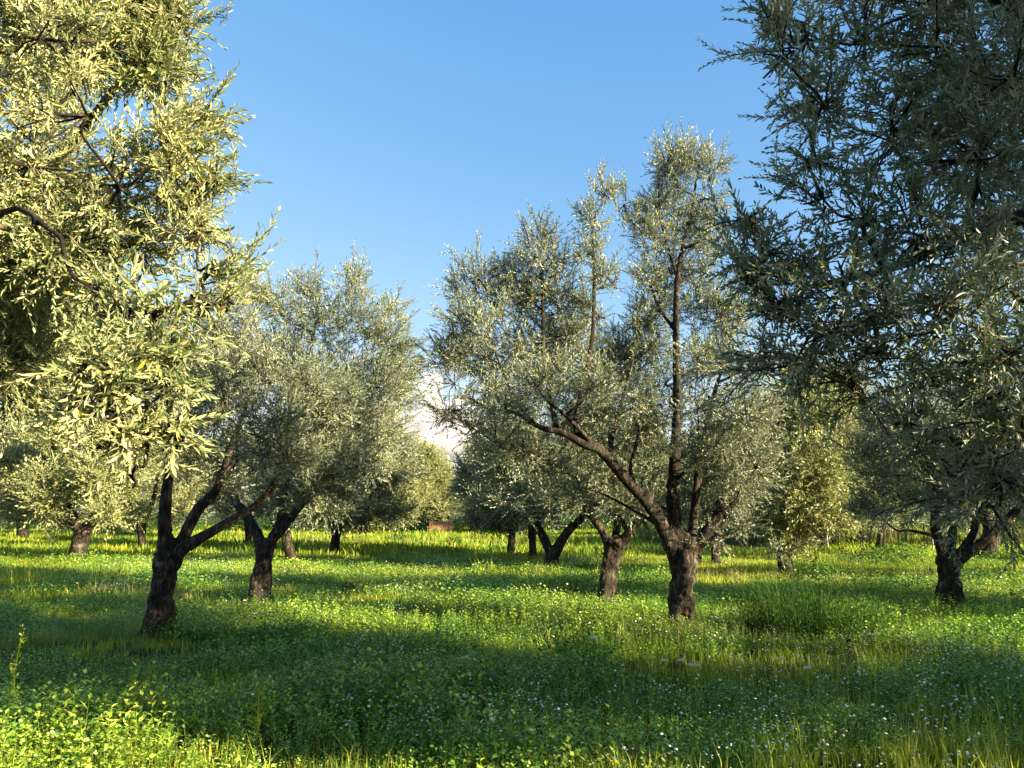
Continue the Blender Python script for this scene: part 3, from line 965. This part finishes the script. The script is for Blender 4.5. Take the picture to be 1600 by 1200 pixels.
px_tree('far olive with a pair of thin trunks rising from the tawny reeds', (1372, 862),
        [(1372, 866, 0, 8), (1372, 858, 0, 6), (1375, 842, 0, 5), (1378, 818, 0, 5)],
        [[(1376, 866, 0, 5), (1380, 845, 0, 4.5), (1382, 820, 0, 4), (1395, 770, 0, 3)], [(1377, 825, 0, 4), (1360, 780, 0, 3), (1350, 740, 0, 2)]],
        ell(1375, 745, 75, 60, 20, 39), 31)

# ---- the two foreground trees, their trunks outside the picture
def frac_limb(*rows):
    a = np.array(rows, float)
    return a[:, :3], a[:, 3]


def near_tree(label, b, limbs_w, clumps_px, extra, seed, dx=0, **kw):
    b = np.array([b[0], b[1], float(ground_z(*b))])
    limbs = [(p - [b[0], b[1], 0], r) for p, r in limbs_w]
    cl = []
    for x, y, rp, Y in clumps_px:
        cl.append((*(P(x + dx, y, Y) - b), rp * Y / F))
    for x, y, z, r in extra:
        cl.append((x - b[0], y - b[1], z - b[2], r))
    return olive(label, b, limbs, cl, seed, **kw)


def ball_clumps(c, rad, n, r, seed, rmin=0.5):
    g = np.random.default_rng(seed)
    out = []
    for _ in range(n):
        u = g.normal(size=3)
        u /= np.linalg.norm(u)
        out.append((*(np.array(c) + u * np.array(rad) * (rmin + (1 - rmin) * g.random())), r * g.uniform(.8, 1.2)))
    return out


LX, LY = -4.3, 4.3
L_extra = [q for q in ball_clumps((LX - .1, LY, 3.7), (1.7, 1.7, 1.7), 34, .5, 41) if q[0] < -3.0 - 0.0 or q[2] > 4.6]
near_tree('big foreground olive, brightly sunlit, with yellowing silver sprays hanging close to the viewer', (LX, LY),
          [frac_limb((LX, LY, -.1, .3), (LX, LY, .5, .22), (LX + .1, LY, 1.2, .24)),
           frac_limb((LX + .1, LY, 1.1, .15), (-3.9, 4.4, 2.0, .1), (-3.3, 4.3, 2.9, .05), (-2.5, 4.0, 3.5, .03), (-1.9, 3.7, 4.0, .015)),
           frac_limb((LX, LY, 1.1, .15), (-4.2, 3.9, 2.2, .1), (-3.4, 3.3, 3.2, .05), (-2.6, 3.1, 3.8, .03)),
           frac_limb((LX, LY, 1.1, .1), (-3.7, 4.1, 1.9, .05), (-2.9, 3.7, 2.5, .025), (-2.1, 3.0, 2.75, .014), (-1.6, 2.6, 2.5, .008)),
           frac_limb((LX, LY, 1.1, .14), (-4.9, 4.6, 2.4, .09), (-5.2, 4.9, 3.8, .04))],
          [(200, 40, 115, 3.4), (80, 60, 130, 3.0), (260, 110, 70, 3.4), (150, 180, 120, 2.9), (280, 230, 75, 3.3), (200, 290, 110, 3.2), (60, 260, 140, 3.2), (290, 320, 62, 3.3), (330, 290, 40, 3.3), (325, 365, 38, 3.2),
           (130, 380, 105, 3.3), (230, 380, 70, 3.5), (20, 400, 110, 3.6), (240, 0, 60, 3.4), (300, 30, 34, 3.4), (330, 190, 34, 3.4),
           (190, 470, 62, 2.6), (250, 490, 62, 2.6), (285, 540, 48, 2.6), (215, 560, 72, 2.5), (275, 600, 54, 2.5), (180, 640, 58, 2.4), (245, 670, 56, 2.5), (290, 670, 30, 2.5), (200, 695, 36, 2.4), (228, 728, 30, 2.6), (222, 762, 12, 2.65),
           (150, 570, 48, 2.3),  (130, 640, 28, 2.4), (330, 480, 34, 2.7), (370, 470, 22, 2.7), (350, 420, 26, 2.8),
           (60, 520, 95, 4.4), (110, 480, 80, 4.6), (20, 590, 60, 4.6), (70, 440, 80, 4.2), (30, 560, 90, 3.9), (110, 580, 64, 4.2), (150, 530, 70, 4.5), (60, 620, 44, 4.3), (-40, 500, 110, 4.0), (90, 400, 80, 3.9)],
          L_extra + [(-3.3, 3.4, 4.9, .5), (-2.5, 3.3, 5.0, .5), (-3.1, 4.2, 5.2, .5)], 51, dx=-14, ls=0.86, dens=2500, leaf=M_LEAF_FRESH_LIT, fine=True, group=None, up=-0.05, shoot=0.22, shoot_zmin=2.3)

RX, RY = 4.9, 4.4
R_extra = [q for q in ball_clumps((RX, RY, 4.2), (2.4, 2.0, 2.5), 44, .5, 42) if q[0] > 2.9 + 0.0]
near_tree('big foreground olive in shade, dark blue-green crown hanging in from above', (RX, RY),
          [frac_limb((RX, RY, -.1, .32), (RX, RY, .5, .24), (RX - .1, RY, 1.2, .26)),
           frac_limb((RX - .1, RY, 1.1, .16), (4.2, 4.1, 2.1, .11), (3.2, 3.8, 2.9, .065), (2.4, 3.6, 3.0, .04), (1.9, 3.5, 2.75, .025), (1.4, 3.4, 2.6, .012)),
           frac_limb((RX, RY, 1.1, .15), (4.4, 4.1, 2.5, .1), (3.2, 3.7, 3.7, .05), (2.2, 3.5, 4.3, .03), (1.5, 3.4, 4.4, .015)),
           frac_limb((RX, RY, 1.1, .15), (5.3, 4.7, 2.6, .1), (5.6, 5.0, 4.0, .05)),
           frac_limb((RX, RY, 1.1, .13), (4.2, 3.9, 1.8, .07), (3.2, 3.4, 2.3, .04), (2.3, 3.2, 2.3, .02))],
          [(1260, 60, 75, 3.4), (1225, 90, 40, 3.2), (1210, 30, 40, 3.4), (1350, 60, 105, 3.6), (1480, 80, 120, 3.4), (1580, 120, 120, 3.2), (1290, 165, 58, 3.5), (1395, 200, 100, 3.5), (1530, 250, 115, 3.3), (1285, 310, 42, 3.3),
           (1350, 340, 84, 3.4), (1440, 370, 100, 3.4), (1560, 400, 105, 3.2), (1200, 395, 48, 3.4), (1170, 425, 34, 3.3), (1250, 420, 66, 3.4), (1320, 450, 80, 3.3), (1215, 485, 48, 3.4), (1285, 520, 60, 3.3),
           (1390, 480, 80, 3.2), (1370, 550, 46, 3.2), (1490, 490, 84, 3.0), (1580, 550, 84, 3.0), (1530, 630, 62, 3.2), (1590, 680, 74, 3.2), (1510, 700, 48, 3.5), (1565, 750, 46, 3.4), (1190, 560, 26, 3.5), (1330, 590, 26, 3.4),
           (1245, 560, 36, 3.4), (1170, 340, 16, 3.4), (1280, 250, 30, 3.4), (1440, 10, 90, 3.5), (1330, -20, 80, 3.5), (1450, 585, 46, 3.5), (1420, 650, 40, 3.8), (1480, 755, 42, 3.9), (1345, 605, 32, 3.5), (1460, 690, 44, 3.9), (1545, 780, 34, 3.6)],
          R_extra + [(2.6, 3.6, 5.0, .5), (3.4, 3.8, 5.2, .5), (2.0, 3.5, 4.9, .4)], 52, dens=1080, fine=True, group=None, up=0.15, shoot=0.4)

# ------------------------------------------------------------------ trees of the same rows further off and to the side (copies of two kinds)
def grown(seed, h, spread, label, base, leaf, dens=1350.0, lo=0.0):
    g = np.random.default_rng(seed)
    fork = np.array([g.normal(0, .12), g.normal(0, .12), 1.1 + .7 * lo])
    limbs = [(np.array([[0, 0, -.1], [0.02, 0, .3], fork * [.6, .6, .65], fork]), np.array([.26, .19, .16, .18]))]
    cl = []
    for q in range(4):
        a = q * 1.57 + g.uniform(-.4, .4)
        e = np.array([math.cos(a), math.sin(a), 0])
        p = np.array([fork - [0, 0, .1], fork + e * spread * .28 + [0, 0, .5], fork + e * spread * .55 + [0, 0, 1.2], fork + e * spread * .62 + [0, 0, h - 2.3]])
        limbs.append((p, np.array([.1, .085, .06, .02])))
    for q in range(34):
        u = g.normal(size=3)
        u /= np.linalg.norm(u)
        u *= .45 + .55 * g.random()
        z = (h + 0.9 + lo) / 2 + u[2] * (h - 1.3 - lo) / 2
        k = 1.0 if z < h * .6 else 0.85
        cl.append((u[0] * spread * k, u[1] * spread * k, z, .62 * g.uniform(.75, 1.2)))
    return olive(label, base, limbs, cl, seed, ls=1.9, solid=0, leaf=leaf, far=True, dens=dens)


def copy_tree(root, loc, rz, sc, label, group='olive trees of the grove'):
    r = root.copy()
    C.objects.link(r)
    r.location = (loc[0], loc[1], float(ground_z(loc[0], loc[1])))
    r.rotation_euler = (0, 0, rz)
    r.scale = (sc, sc, sc)
    r['label'] = label
    r['group'] = group
    for ch in list(root.children):
        c = ch.copy()
        C.objects.link(c)
        c.parent = r
    return r


side_label = 'olive of the next row to the side, outside the picture, throwing shade on the grass'
s1 = grown(63, 5.4, 2.1, side_label, (11.6, 10.6, 0), M_LEAF, 430.0)  # unseen; crown thinned so its shade falls dappled on the grass
s1['group'] = 'olive trees of the next row'
s0 = grown(64, 7.4, 2.4, side_label, (6.9, 1.9, 0), M_LEAF, 1500.0, 1.9)  # added out of view; raised dense crown shades the near-right olive
s0['group'] = 'olive trees of the next row'
p1 = grown(61, 5.4, 2.1, side_label, (-46, 48, 0), M_LEAF)
p2 = grown(62, 5.8, 2.3, side_label, (-38, 52, 0), M_LEAF)
for i, (x, y) in enumerate([(9.6, 1.7), (13.5, -6.5), (14.5, 1.5), (16.5, 9.0), (19.5, 14.5)]):
    copy_tree(s1, (x, y), i * 1.9, 1 + .05 * (i % 3), side_label, 'olive trees of the next row')
far_label = 'olive of the distant rows whose crown closes the view between the trunks'
g = np.random.default_rng(77)
for q in (p1, p2):
    q['label'] = far_label
    q['group'] = 'olive trees of the distant rows'
FAR = [(-31, 46), (-25, 52), (-19, 46), (-14, 55), (-9.5, 62), (-11.5, 76), 
       (20, 34), (24, 37.5), (15.5, 34.5), (28, 35), (12, 36), (-33, 37), (-26, 39),
       (-1.5, 62), (1.5, 52), (3.5, 68), (7, 48), (10, 58), (14, 46), (18, 54), (22, 45), (26, 52), (31, 46), (36, 52), (42, 48), (1.0, 84), (-8.6, 104), (-5.8, 112), (-10.5, 108), (-30, 62), (25, 64)]
for i, (x, y) in enumerate(FAR):
    copy_tree((p1, p2)[i % 2], (x, y), g.uniform(0, 6.28), g.uniform(.9, 1.15), far_label, 'olive trees of the distant rows')

g = np.random.default_rng(78)
for i in range(26):
    tx, ty = g.uniform(-75, 75), g.uniform(66, 95)
    if 655 < 800 + 1200 * tx / ty < 750:     # the aisle stays open to the sky
        tx -= 12
    copy_tree((p1, p2)[i % 2], (tx, ty, 0), g.uniform(0, 6.28), g.uniform(.95, 1.2), far_label, 'olive trees of the distant rows')
px_tree('olive with a straight post-like trunk glimpsed past the first forked limbs', (388, 856),
        [(388, 860, 0, 8), (388, 852, 0, 6), (388, 835, 0, 5.5), (388, 812, 0, 6)],
        [[(388, 816, 0, 5), (370, 780, 0, 4), (360, 740, 0, 2)], [(388, 816, 0, 5), (410, 780, 0, 4), (420, 740, 0, 2)]],
        ell(385, 740, 70, 55, 16, 45), 32)

# ------------------------------------------------------------------ thickets, reeds and shrubs closing the grove
def bush_arrays(rng, c, r, h, n, size, buf, mi=0):
    u = nrm(rng.normal(size=(n, 3)))
    u[:, 2] = np.abs(u[:, 2])
    q = rng.random(n) ** 0.4
    lump = 1 + 0.28 * pnoise(u, 3.0, int(rng.integers(1e6)))
    p = u * (q * lump)[:, None] * np.array([r, r, h]) + np.asarray(c)
    up = nrm(u + np.array([0, 0, .6]) + rng.normal(0, .6, (n, 3)))
    d = nrm(np.cross(up, rng.normal(size=(n, 3))))
    s = np.cross(up, d)
    z = (size * rng.uniform(.6, 1.3, n))[:, None]
    v = np.stack([p - d * z * .6, p + s * z * .3, p + d * z * .6, p - s * z * .3], 1)
    f = np.array([(0, 1, 2), (0, 2, 3)])
    buf.add(v.reshape(-1, 3), (f[None] + (np.arange(n) * 4)[:, None, None]).reshape(-1, 3), mi)


g = np.random.default_rng(91)

b = Buf()
for x in np.arange(-80, 7, 1.1):
    y = 60 + 4 * math.sin(x * .3) + g.uniform(-2, 2)
    bush_arrays(g, (x, y, -.1), g.uniform(.9, 1.6), g.uniform(1.1, 2.3), 700, .16, b)
for x in np.arange(8, 95, 1.2):
    y = 64 + 4 * math.sin(x * .3) + g.uniform(-2, 2)
    bush_arrays(g, (x, y, -.1), g.uniform(.9, 1.6), g.uniform(1.3, 2.4), 650, .16, b)
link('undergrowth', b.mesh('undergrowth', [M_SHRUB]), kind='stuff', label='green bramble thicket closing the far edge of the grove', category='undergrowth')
b = Buf()
for x in np.arange(6, 60, .28):
    y = 37 + 1.5 * math.sin(x * .5) + g.uniform(-1.2, 1.2)
    bb = blades(g, 60, .45, .5, 1.5, .014, .12)
    for v, f in zip(bb.v, bb.f):
        b.add(v + np.array([x, y, 0], np.float32), f)
for x in np.arange(-14, 5, .5):
    y = 38 + 1.5 * math.sin(x * .5) + g.uniform(-3, 3)
    bb = blades(g, 14, .45, .3, .8, .012, .12)
    for v, f in zip(bb.v, bb.f):
        b.add(v + np.array([x, y, 0], np.float32), f)
link('reeds', b.mesh('reeds', [M_DRY]), kind='stuff', label='tawny dry reeds and tall grass along the far edge of the grove', category='reeds')


def shrub(name, label, cat, base, wpx, hpx, n, size, m, seed, group=None):
    p = G(*base)
    b = Buf()
    rr = np.random.default_rng(seed)
    k = p[1] / F
    bush_arrays(rr, (0, 0, -.03), wpx * .5 * k, hpx * k, n, size, b)
    o = link(name, b.mesh(name, [m]), None, p, label=label, category=cat)
    if group:
        o['group'] = group


shrub('shrub', 'ragged green bush half hiding the small orange-red wall', 'bush', (678, 838), 20, 16, 500, .1, M_SHRUB, 8)
shrub('shrub', 'leafy green bush at the foot of the low bright olive', 'bush', (1268, 908), 95, 40, 900, .07, M_SHRUB, 1)
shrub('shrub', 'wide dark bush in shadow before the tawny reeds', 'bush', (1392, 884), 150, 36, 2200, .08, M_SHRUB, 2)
shrub('shrub', 'small rounded green bush beside the far aisle under the pale olive', 'bush', (625, 852), 44, 22, 700, .10, M_SHRUB, 3)
shrub('shrub', 'dark spiky bush standing in the middle of the far aisle', 'bush', (712, 858), 34, 20, 600, .10, M_SHRUB, 4)
shrub('weed', 'low dark weed patch on the open grass left of the aisle', 'weed', (544, 921), 40, 14, 900, .05, M_SHRUB, 5)
shrub('shrub', 'rank green growth around the roots of the broad sunlit trunk', 'bush', (1590, 884), 110, 34, 1500, .08, M_SHRUB, 6)
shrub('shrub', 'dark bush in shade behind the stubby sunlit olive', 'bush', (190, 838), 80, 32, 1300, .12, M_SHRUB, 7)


def grass_clump(label, base, n, wpx, h0, h1, m, seed, wd=.004, lean=.3):
    p = G(*base)
    b = blades(np.random.default_rng(seed), n, wpx * .5 * p[1] / F, h0, h1, wd, lean)
    link('grass_clump', b.mesh('grass_clump', [m]), None, p, label=label, category='grass clump')


def weed_clump(label, base, n, wpx, h0, h1, seed):
    p = G(*base)
    rr = np.random.default_rng(seed)
    root = link('weed_clump', None, None, p, label=label, category='weed clump')
    st, fo = Buf(), Buf()
    R_ = wpx * .5 * p[1] / F
    for _ in range(n):
        a, q = rr.uniform(0, 6.28), math.sqrt(rr.random())
        b0 = np.array([math.cos(a) * q * R_, math.sin(a) * q * R_, -.04])
        h = rr.uniform(h0, h1) * (1.1 - .45 * q)
        top = b0 + np.array([math.cos(a) * q * .15 + rr.normal(0, .06), math.sin(a) * q * .15 + rr.normal(0, .06), h])
        mid = .5 * (b0 + top) + rr.normal(0, .02, 3)
        st.add(*tube([b0, mid, top], [.003, .0025, .0015], 4, 2))
        for k in range(16):
            t = .15 + .85 * k / 15
            d = nrm(np.array([math.cos(k * 2.4 + a), math.sin(k * 2.4 + a), rr.uniform(.2, 1.6)]))
            nn = nrm(np.cross(np.cross(d, [0, 0, 1]), d))
            lv, lf = leaf_verts(b0 + (top - b0) * t, d, nn, rr.uniform(.05, .12) * (1.2 - .6 * t), .015, True, rr)
            fo.add(lv, lf)
    blades(rr, n, R_, h0, h1 * 1.05, .0035, .3, fo)
    link('stem', st.mesh('stem', [M_SHRUB]), root)
    link('foliage', fo.mesh('foliage', [M_SHRUB]), root)


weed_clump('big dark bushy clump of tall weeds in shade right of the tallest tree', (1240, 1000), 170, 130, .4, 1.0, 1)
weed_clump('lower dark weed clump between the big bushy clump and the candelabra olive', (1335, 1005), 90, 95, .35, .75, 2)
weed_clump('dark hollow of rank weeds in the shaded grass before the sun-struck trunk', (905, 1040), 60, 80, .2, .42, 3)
grass_clump('tall grass growing round the foot of the sun-struck trunk', (1072, 1012), 150, 90, .12, .36, M_GRASS, 3, .004, .35)
grass_clump('wispy tall grass left of the sun-struck trunk', (1008, 985), 120, 60, .25, .55, M_GRASS, 4, .004, .3)
grass_clump('yellow-green grass clump catching light below the dark clumps', (1392, 1060), 170, 90, .2, .42, M_GRASS, 5, .0045, .4)


def weed(label, base, h, seed, branches=3):
    p = G(*base)
    rr = np.random.default_rng(seed)
    root = link('tall_weed', None, None, p, label=label, category='weed')
    st, fo = Buf(), Buf()
    top = np.array([rr.normal(0, .05), rr.normal(0, .05), h])
    stems = [(np.zeros(3), top)]
    for q in range(branches):
        a = rr.uniform(0, 6.28)
        s0 = top * rr.uniform(.35, .7)
        stems.append((s0, s0 + np.array([math.cos(a) * .12, math.sin(a) * .12, h * rr.uniform(.2, .35)])))
    for a, e in stems:
        mid = .5 * (a + e) + rr.normal(0, .015, 3)
        st.add(*tube([a - [0, 0, .03], mid, e], [.0035, .0028, .0016], 5, 3))
        n = int(26 * np.linalg.norm(e - a) / h)
        t = rr.random(n) ** .8
        pos = a + (e - a) * t[:, None]
        d = nrm(np.column_stack([rr.normal(size=n), rr.normal(size=n), rr.uniform(.2, 1.3, n)]))
        for k in range(n):
            nn = nrm(np.cross(d[k], rr.normal(size=3)))
            lv, lf = leaf_verts(pos[k], d[k], nn, rr.uniform(.025, .06), rr.uniform(.008, .014), False, rr)
            fo.add(lv, lf)
        m = 16
        hp = e + rr.normal(0, 1, (m, 3)) * np.array([.009, .009, .035])
        for k in range(m):
            dd = nrm(rr.normal(size=3) + [0, 0, 1])
            lv, lf = leaf_verts(hp[k], dd, nrm(np.cross(dd, rr.normal(size=3))), .02, .01, False, rr)
            fo.add(lv, lf)
    link('stem', st.mesh('stem', [M_GRASS]), root)
    link('foliage', fo.mesh('foliage', [M_GRASS]), root)


weed('tall sunlit weed spike standing in the bright corner of grass', (197, 1185), .52, 1)
weed('branched weed stem standing in the shade by the lit corner', (398, 1195), .42, 2, 4)
weed('tall pale weed at the very edge of the lit corner', (8, 1190), .72, 3, 1)
weed('thin weed stalk leaning between the lit corner and the dark clover', (338, 1150), .36, 4, 1)
weed('slender pale weed stalk left of the leaning dark trunk', (178, 1000), .62, 5, 1)


def umbel(label, base, h, r, seed):
    p = G(*base)
    rr = np.random.default_rng(seed)
    root = link('wild_flower', None, None, p, label=label, category='flower')
    st, hd = Buf(), Buf()
    top = np.array([rr.normal(0, .03), rr.normal(0, .03), h])
    st.add(*tube([[0, 0, -.03], top * .5 + rr.normal(0, .01, 3), top], [.004, .003, .002], 5, 3))
    for q in range(16):
        a, t = rr.uniform(0, 6.28), math.sqrt(rr.random()) * r * .7
        e = top + np.array([math.cos(a) * t, math.sin(a) * t, .035 + .01 * rr.random()])
        st.add(*tube([top, .5 * (top + e), e], [.0013, .0012, .001], 3, 1))
        for _ in range(5):
            flower_head(hd, e + rr.normal(0, .006, 3) * [1, 1, .6], .005, rr, 5)
    link('stem', st.mesh('stem', [M_GRASS]), root)
    link('flower_head', hd.mesh('flower_head', [M_PETAL]), root)


umbel('white flat-topped wild flower, brightest and lowest of the ones before the sun-struck trunk', (1088, 1150), .43, .05, 1)
umbel('small white flat-topped wild flower, left one of a close pair in the dark grass', (1039, 1135), .42, .035, 2)
umbel('small white flat-topped wild flower, right one of a close pair in the dark grass', (1051, 1137), .44, .04, 3)
umbel('white wild flower with drooping umbel in a dark hollow of the grass', (933, 1095), .45, .06, 4)
umbel('pale wild flower umbel below the yellow-green grass clump', (1270, 1145), .4, .04, 5)
umbel('pale wild flower umbel right of the tall dark grass clumps', (1363, 1085), .45, .035, 6)

# slim fence posts by the reeds
for i, (x, y, hpx, wpx, lab) in enumerate([(1294, 866, 34, 1.7, 'slim pale fence post by the trunk at the near end of the reeds'), (1459, 868, 38, 1.7, 'slim pale fence post seen beside the candelabra olive'),
                                           (463, 862, 40, 1.6, 'thin dark pole standing in the grass behind the slim leaning trunk')]):
    p = G(x, y)
    k = p[1] / F
    b = Buf()
    b.add(*tube([[0, 0, -.1], [.01, 0, hpx * k * .5], [0, .01, hpx * k]], [wpx * k * .55, wpx * k * .5, wpx * k * .48], 8, 2))
    b.add(*tube([[0, .01, hpx * k], [0, .01, hpx * k + .05]], [wpx * k * .56, wpx * k * .35], 8, 1))
    link('fence_post', b.mesh('fence_post', [M_POST if i < 2 else M_BARK]), None, p, label=lab, category='fence post')


# low orange-red wall at the end of the aisle
def make_wall():
    m, t, o = mat('orange_brick')
    tc = t.nodes.new('ShaderNodeTexCoord')
    br = t.nodes.new('ShaderNodeTexBrick')
    br.inputs['Color1'].default_value = (.42, .20, .13, 1)
    br.inputs['Color2'].default_value = (.36, .16, .10, 1)
    br.inputs['Mortar'].default_value = (.45, .36, .28, 1)
    br.inputs['Scale'].default_value = 4
    t.links.new(tc.outputs['Object'], br.inputs['Vector'])
    bs = t.nodes.new('ShaderNodeBsdfPrincipled')
    bs.inputs['Roughness'].default_value = .9
    t.links.new(br.outputs[0], bs.inputs['Base Color'])
    t.links.new(bs.outputs[0], o.inputs[0])
    p = P(690, 800, 53.5)
    p[2] = 0
    root = link('low_wall', None, None, p, label='small orange-red wall glimpsed at the end of the aisle', category='wall')

    def box(x0, x1, y0, y1, z0, z1):
        v = [(x, y, z) for x in (x0, x1) for y in (y0, y1) for z in (z0, z1)]
        q = [(0, 1, 3, 2), (4, 6, 7, 5), (0, 4, 5, 1), (2, 3, 7, 6), (0, 2, 6, 4), (1, 5, 7, 3)]
        return v, [t_ for a, b_, c, d in q for t_ in ((a, b_, c), (a, c, d))]
    b = Buf()
    b.add(*box(-.6, .6, -.12, .12, -.1, .9))
    b.add(*box(-.8, -.6, -.17, .17, -.1, 1.0))
    b.add(*box(0.6, 0.8, -.17, .17, -.1, 1.0))
    link('brickwork', b.mesh('brickwork', [m]), root)
    b = Buf()
    b.add(*box(-.6, .6, -.16, .16, .9, .95))
    link('coping', b.mesh('coping', [m]), root)


make_wall()


# ------------------------------------------------------------------ a cumulus low over the end of the aisle
def make_cloud():
    m, t, o = mat('cloud')
    v_ = t.nodes.new('ShaderNodeVolumePrincipled')
    v_.inputs['Color'].default_value = (.79, .78, .81, 1)
    v_.inputs['Density'].default_value = 0.016
    v_.inputs['Anisotropy'].default_value = 0.1
    t.links.new(v_.outputs[0], o.inputs['Volume'])
    import bmesh
    rr = np.random.default_rng(5)
    b = Buf()
    c0 = P(672, 700, 3000)
    for q in range(110):
        x = rr.normal(0, 150)
        z = abs(rr.normal(0, 110)) * math.exp(-(x / 260) ** 2)
        r = rr.uniform(30, 80) * (1.0 if z < 60 else .75)
        bm = bmesh.new()
        bmesh.ops.create_icosphere(bm, subdivisions=4, radius=1)
        v = np.array([w_.co[:] for w_ in bm.verts])
        f = np.array([[w_.index for w_ in k.verts] for k in bm.faces])
        bm.free()
        k = 1 + .14 * pnoise(v, 2.0, q) + .05 * pnoise(v, 5.0, q + 50)
        b.add(v * (k * r)[:, None] * [1, 1, .85] + [x, rr.normal(0, 60), z - 10], f)
    raw = bpy.data.objects.new('cloud_raw', b.mesh('cloud_raw', []))
    C.objects.link(raw)
    md = raw.modifiers.new('r', 'REMESH')
    md.mode = 'VOXEL'
    md.voxel_size = 9
    dg = bpy.context.evaluated_depsgraph_get()
    me = bpy.data.meshes.new_from_object(raw.evaluated_get(dg))
    bpy.data.objects.remove(raw)
    me.name = 'cloud'
    me.materials.clear()
    me.materials.append(m)
    link('cloud', me, None, c0, label='white cumulus cloud low in the gap between the tree rows', category='cloud', kind='thing')


make_cloud()
print('polys', sum(len(o.data.polygons) for o in C.objects if o.type == 'MESH'))
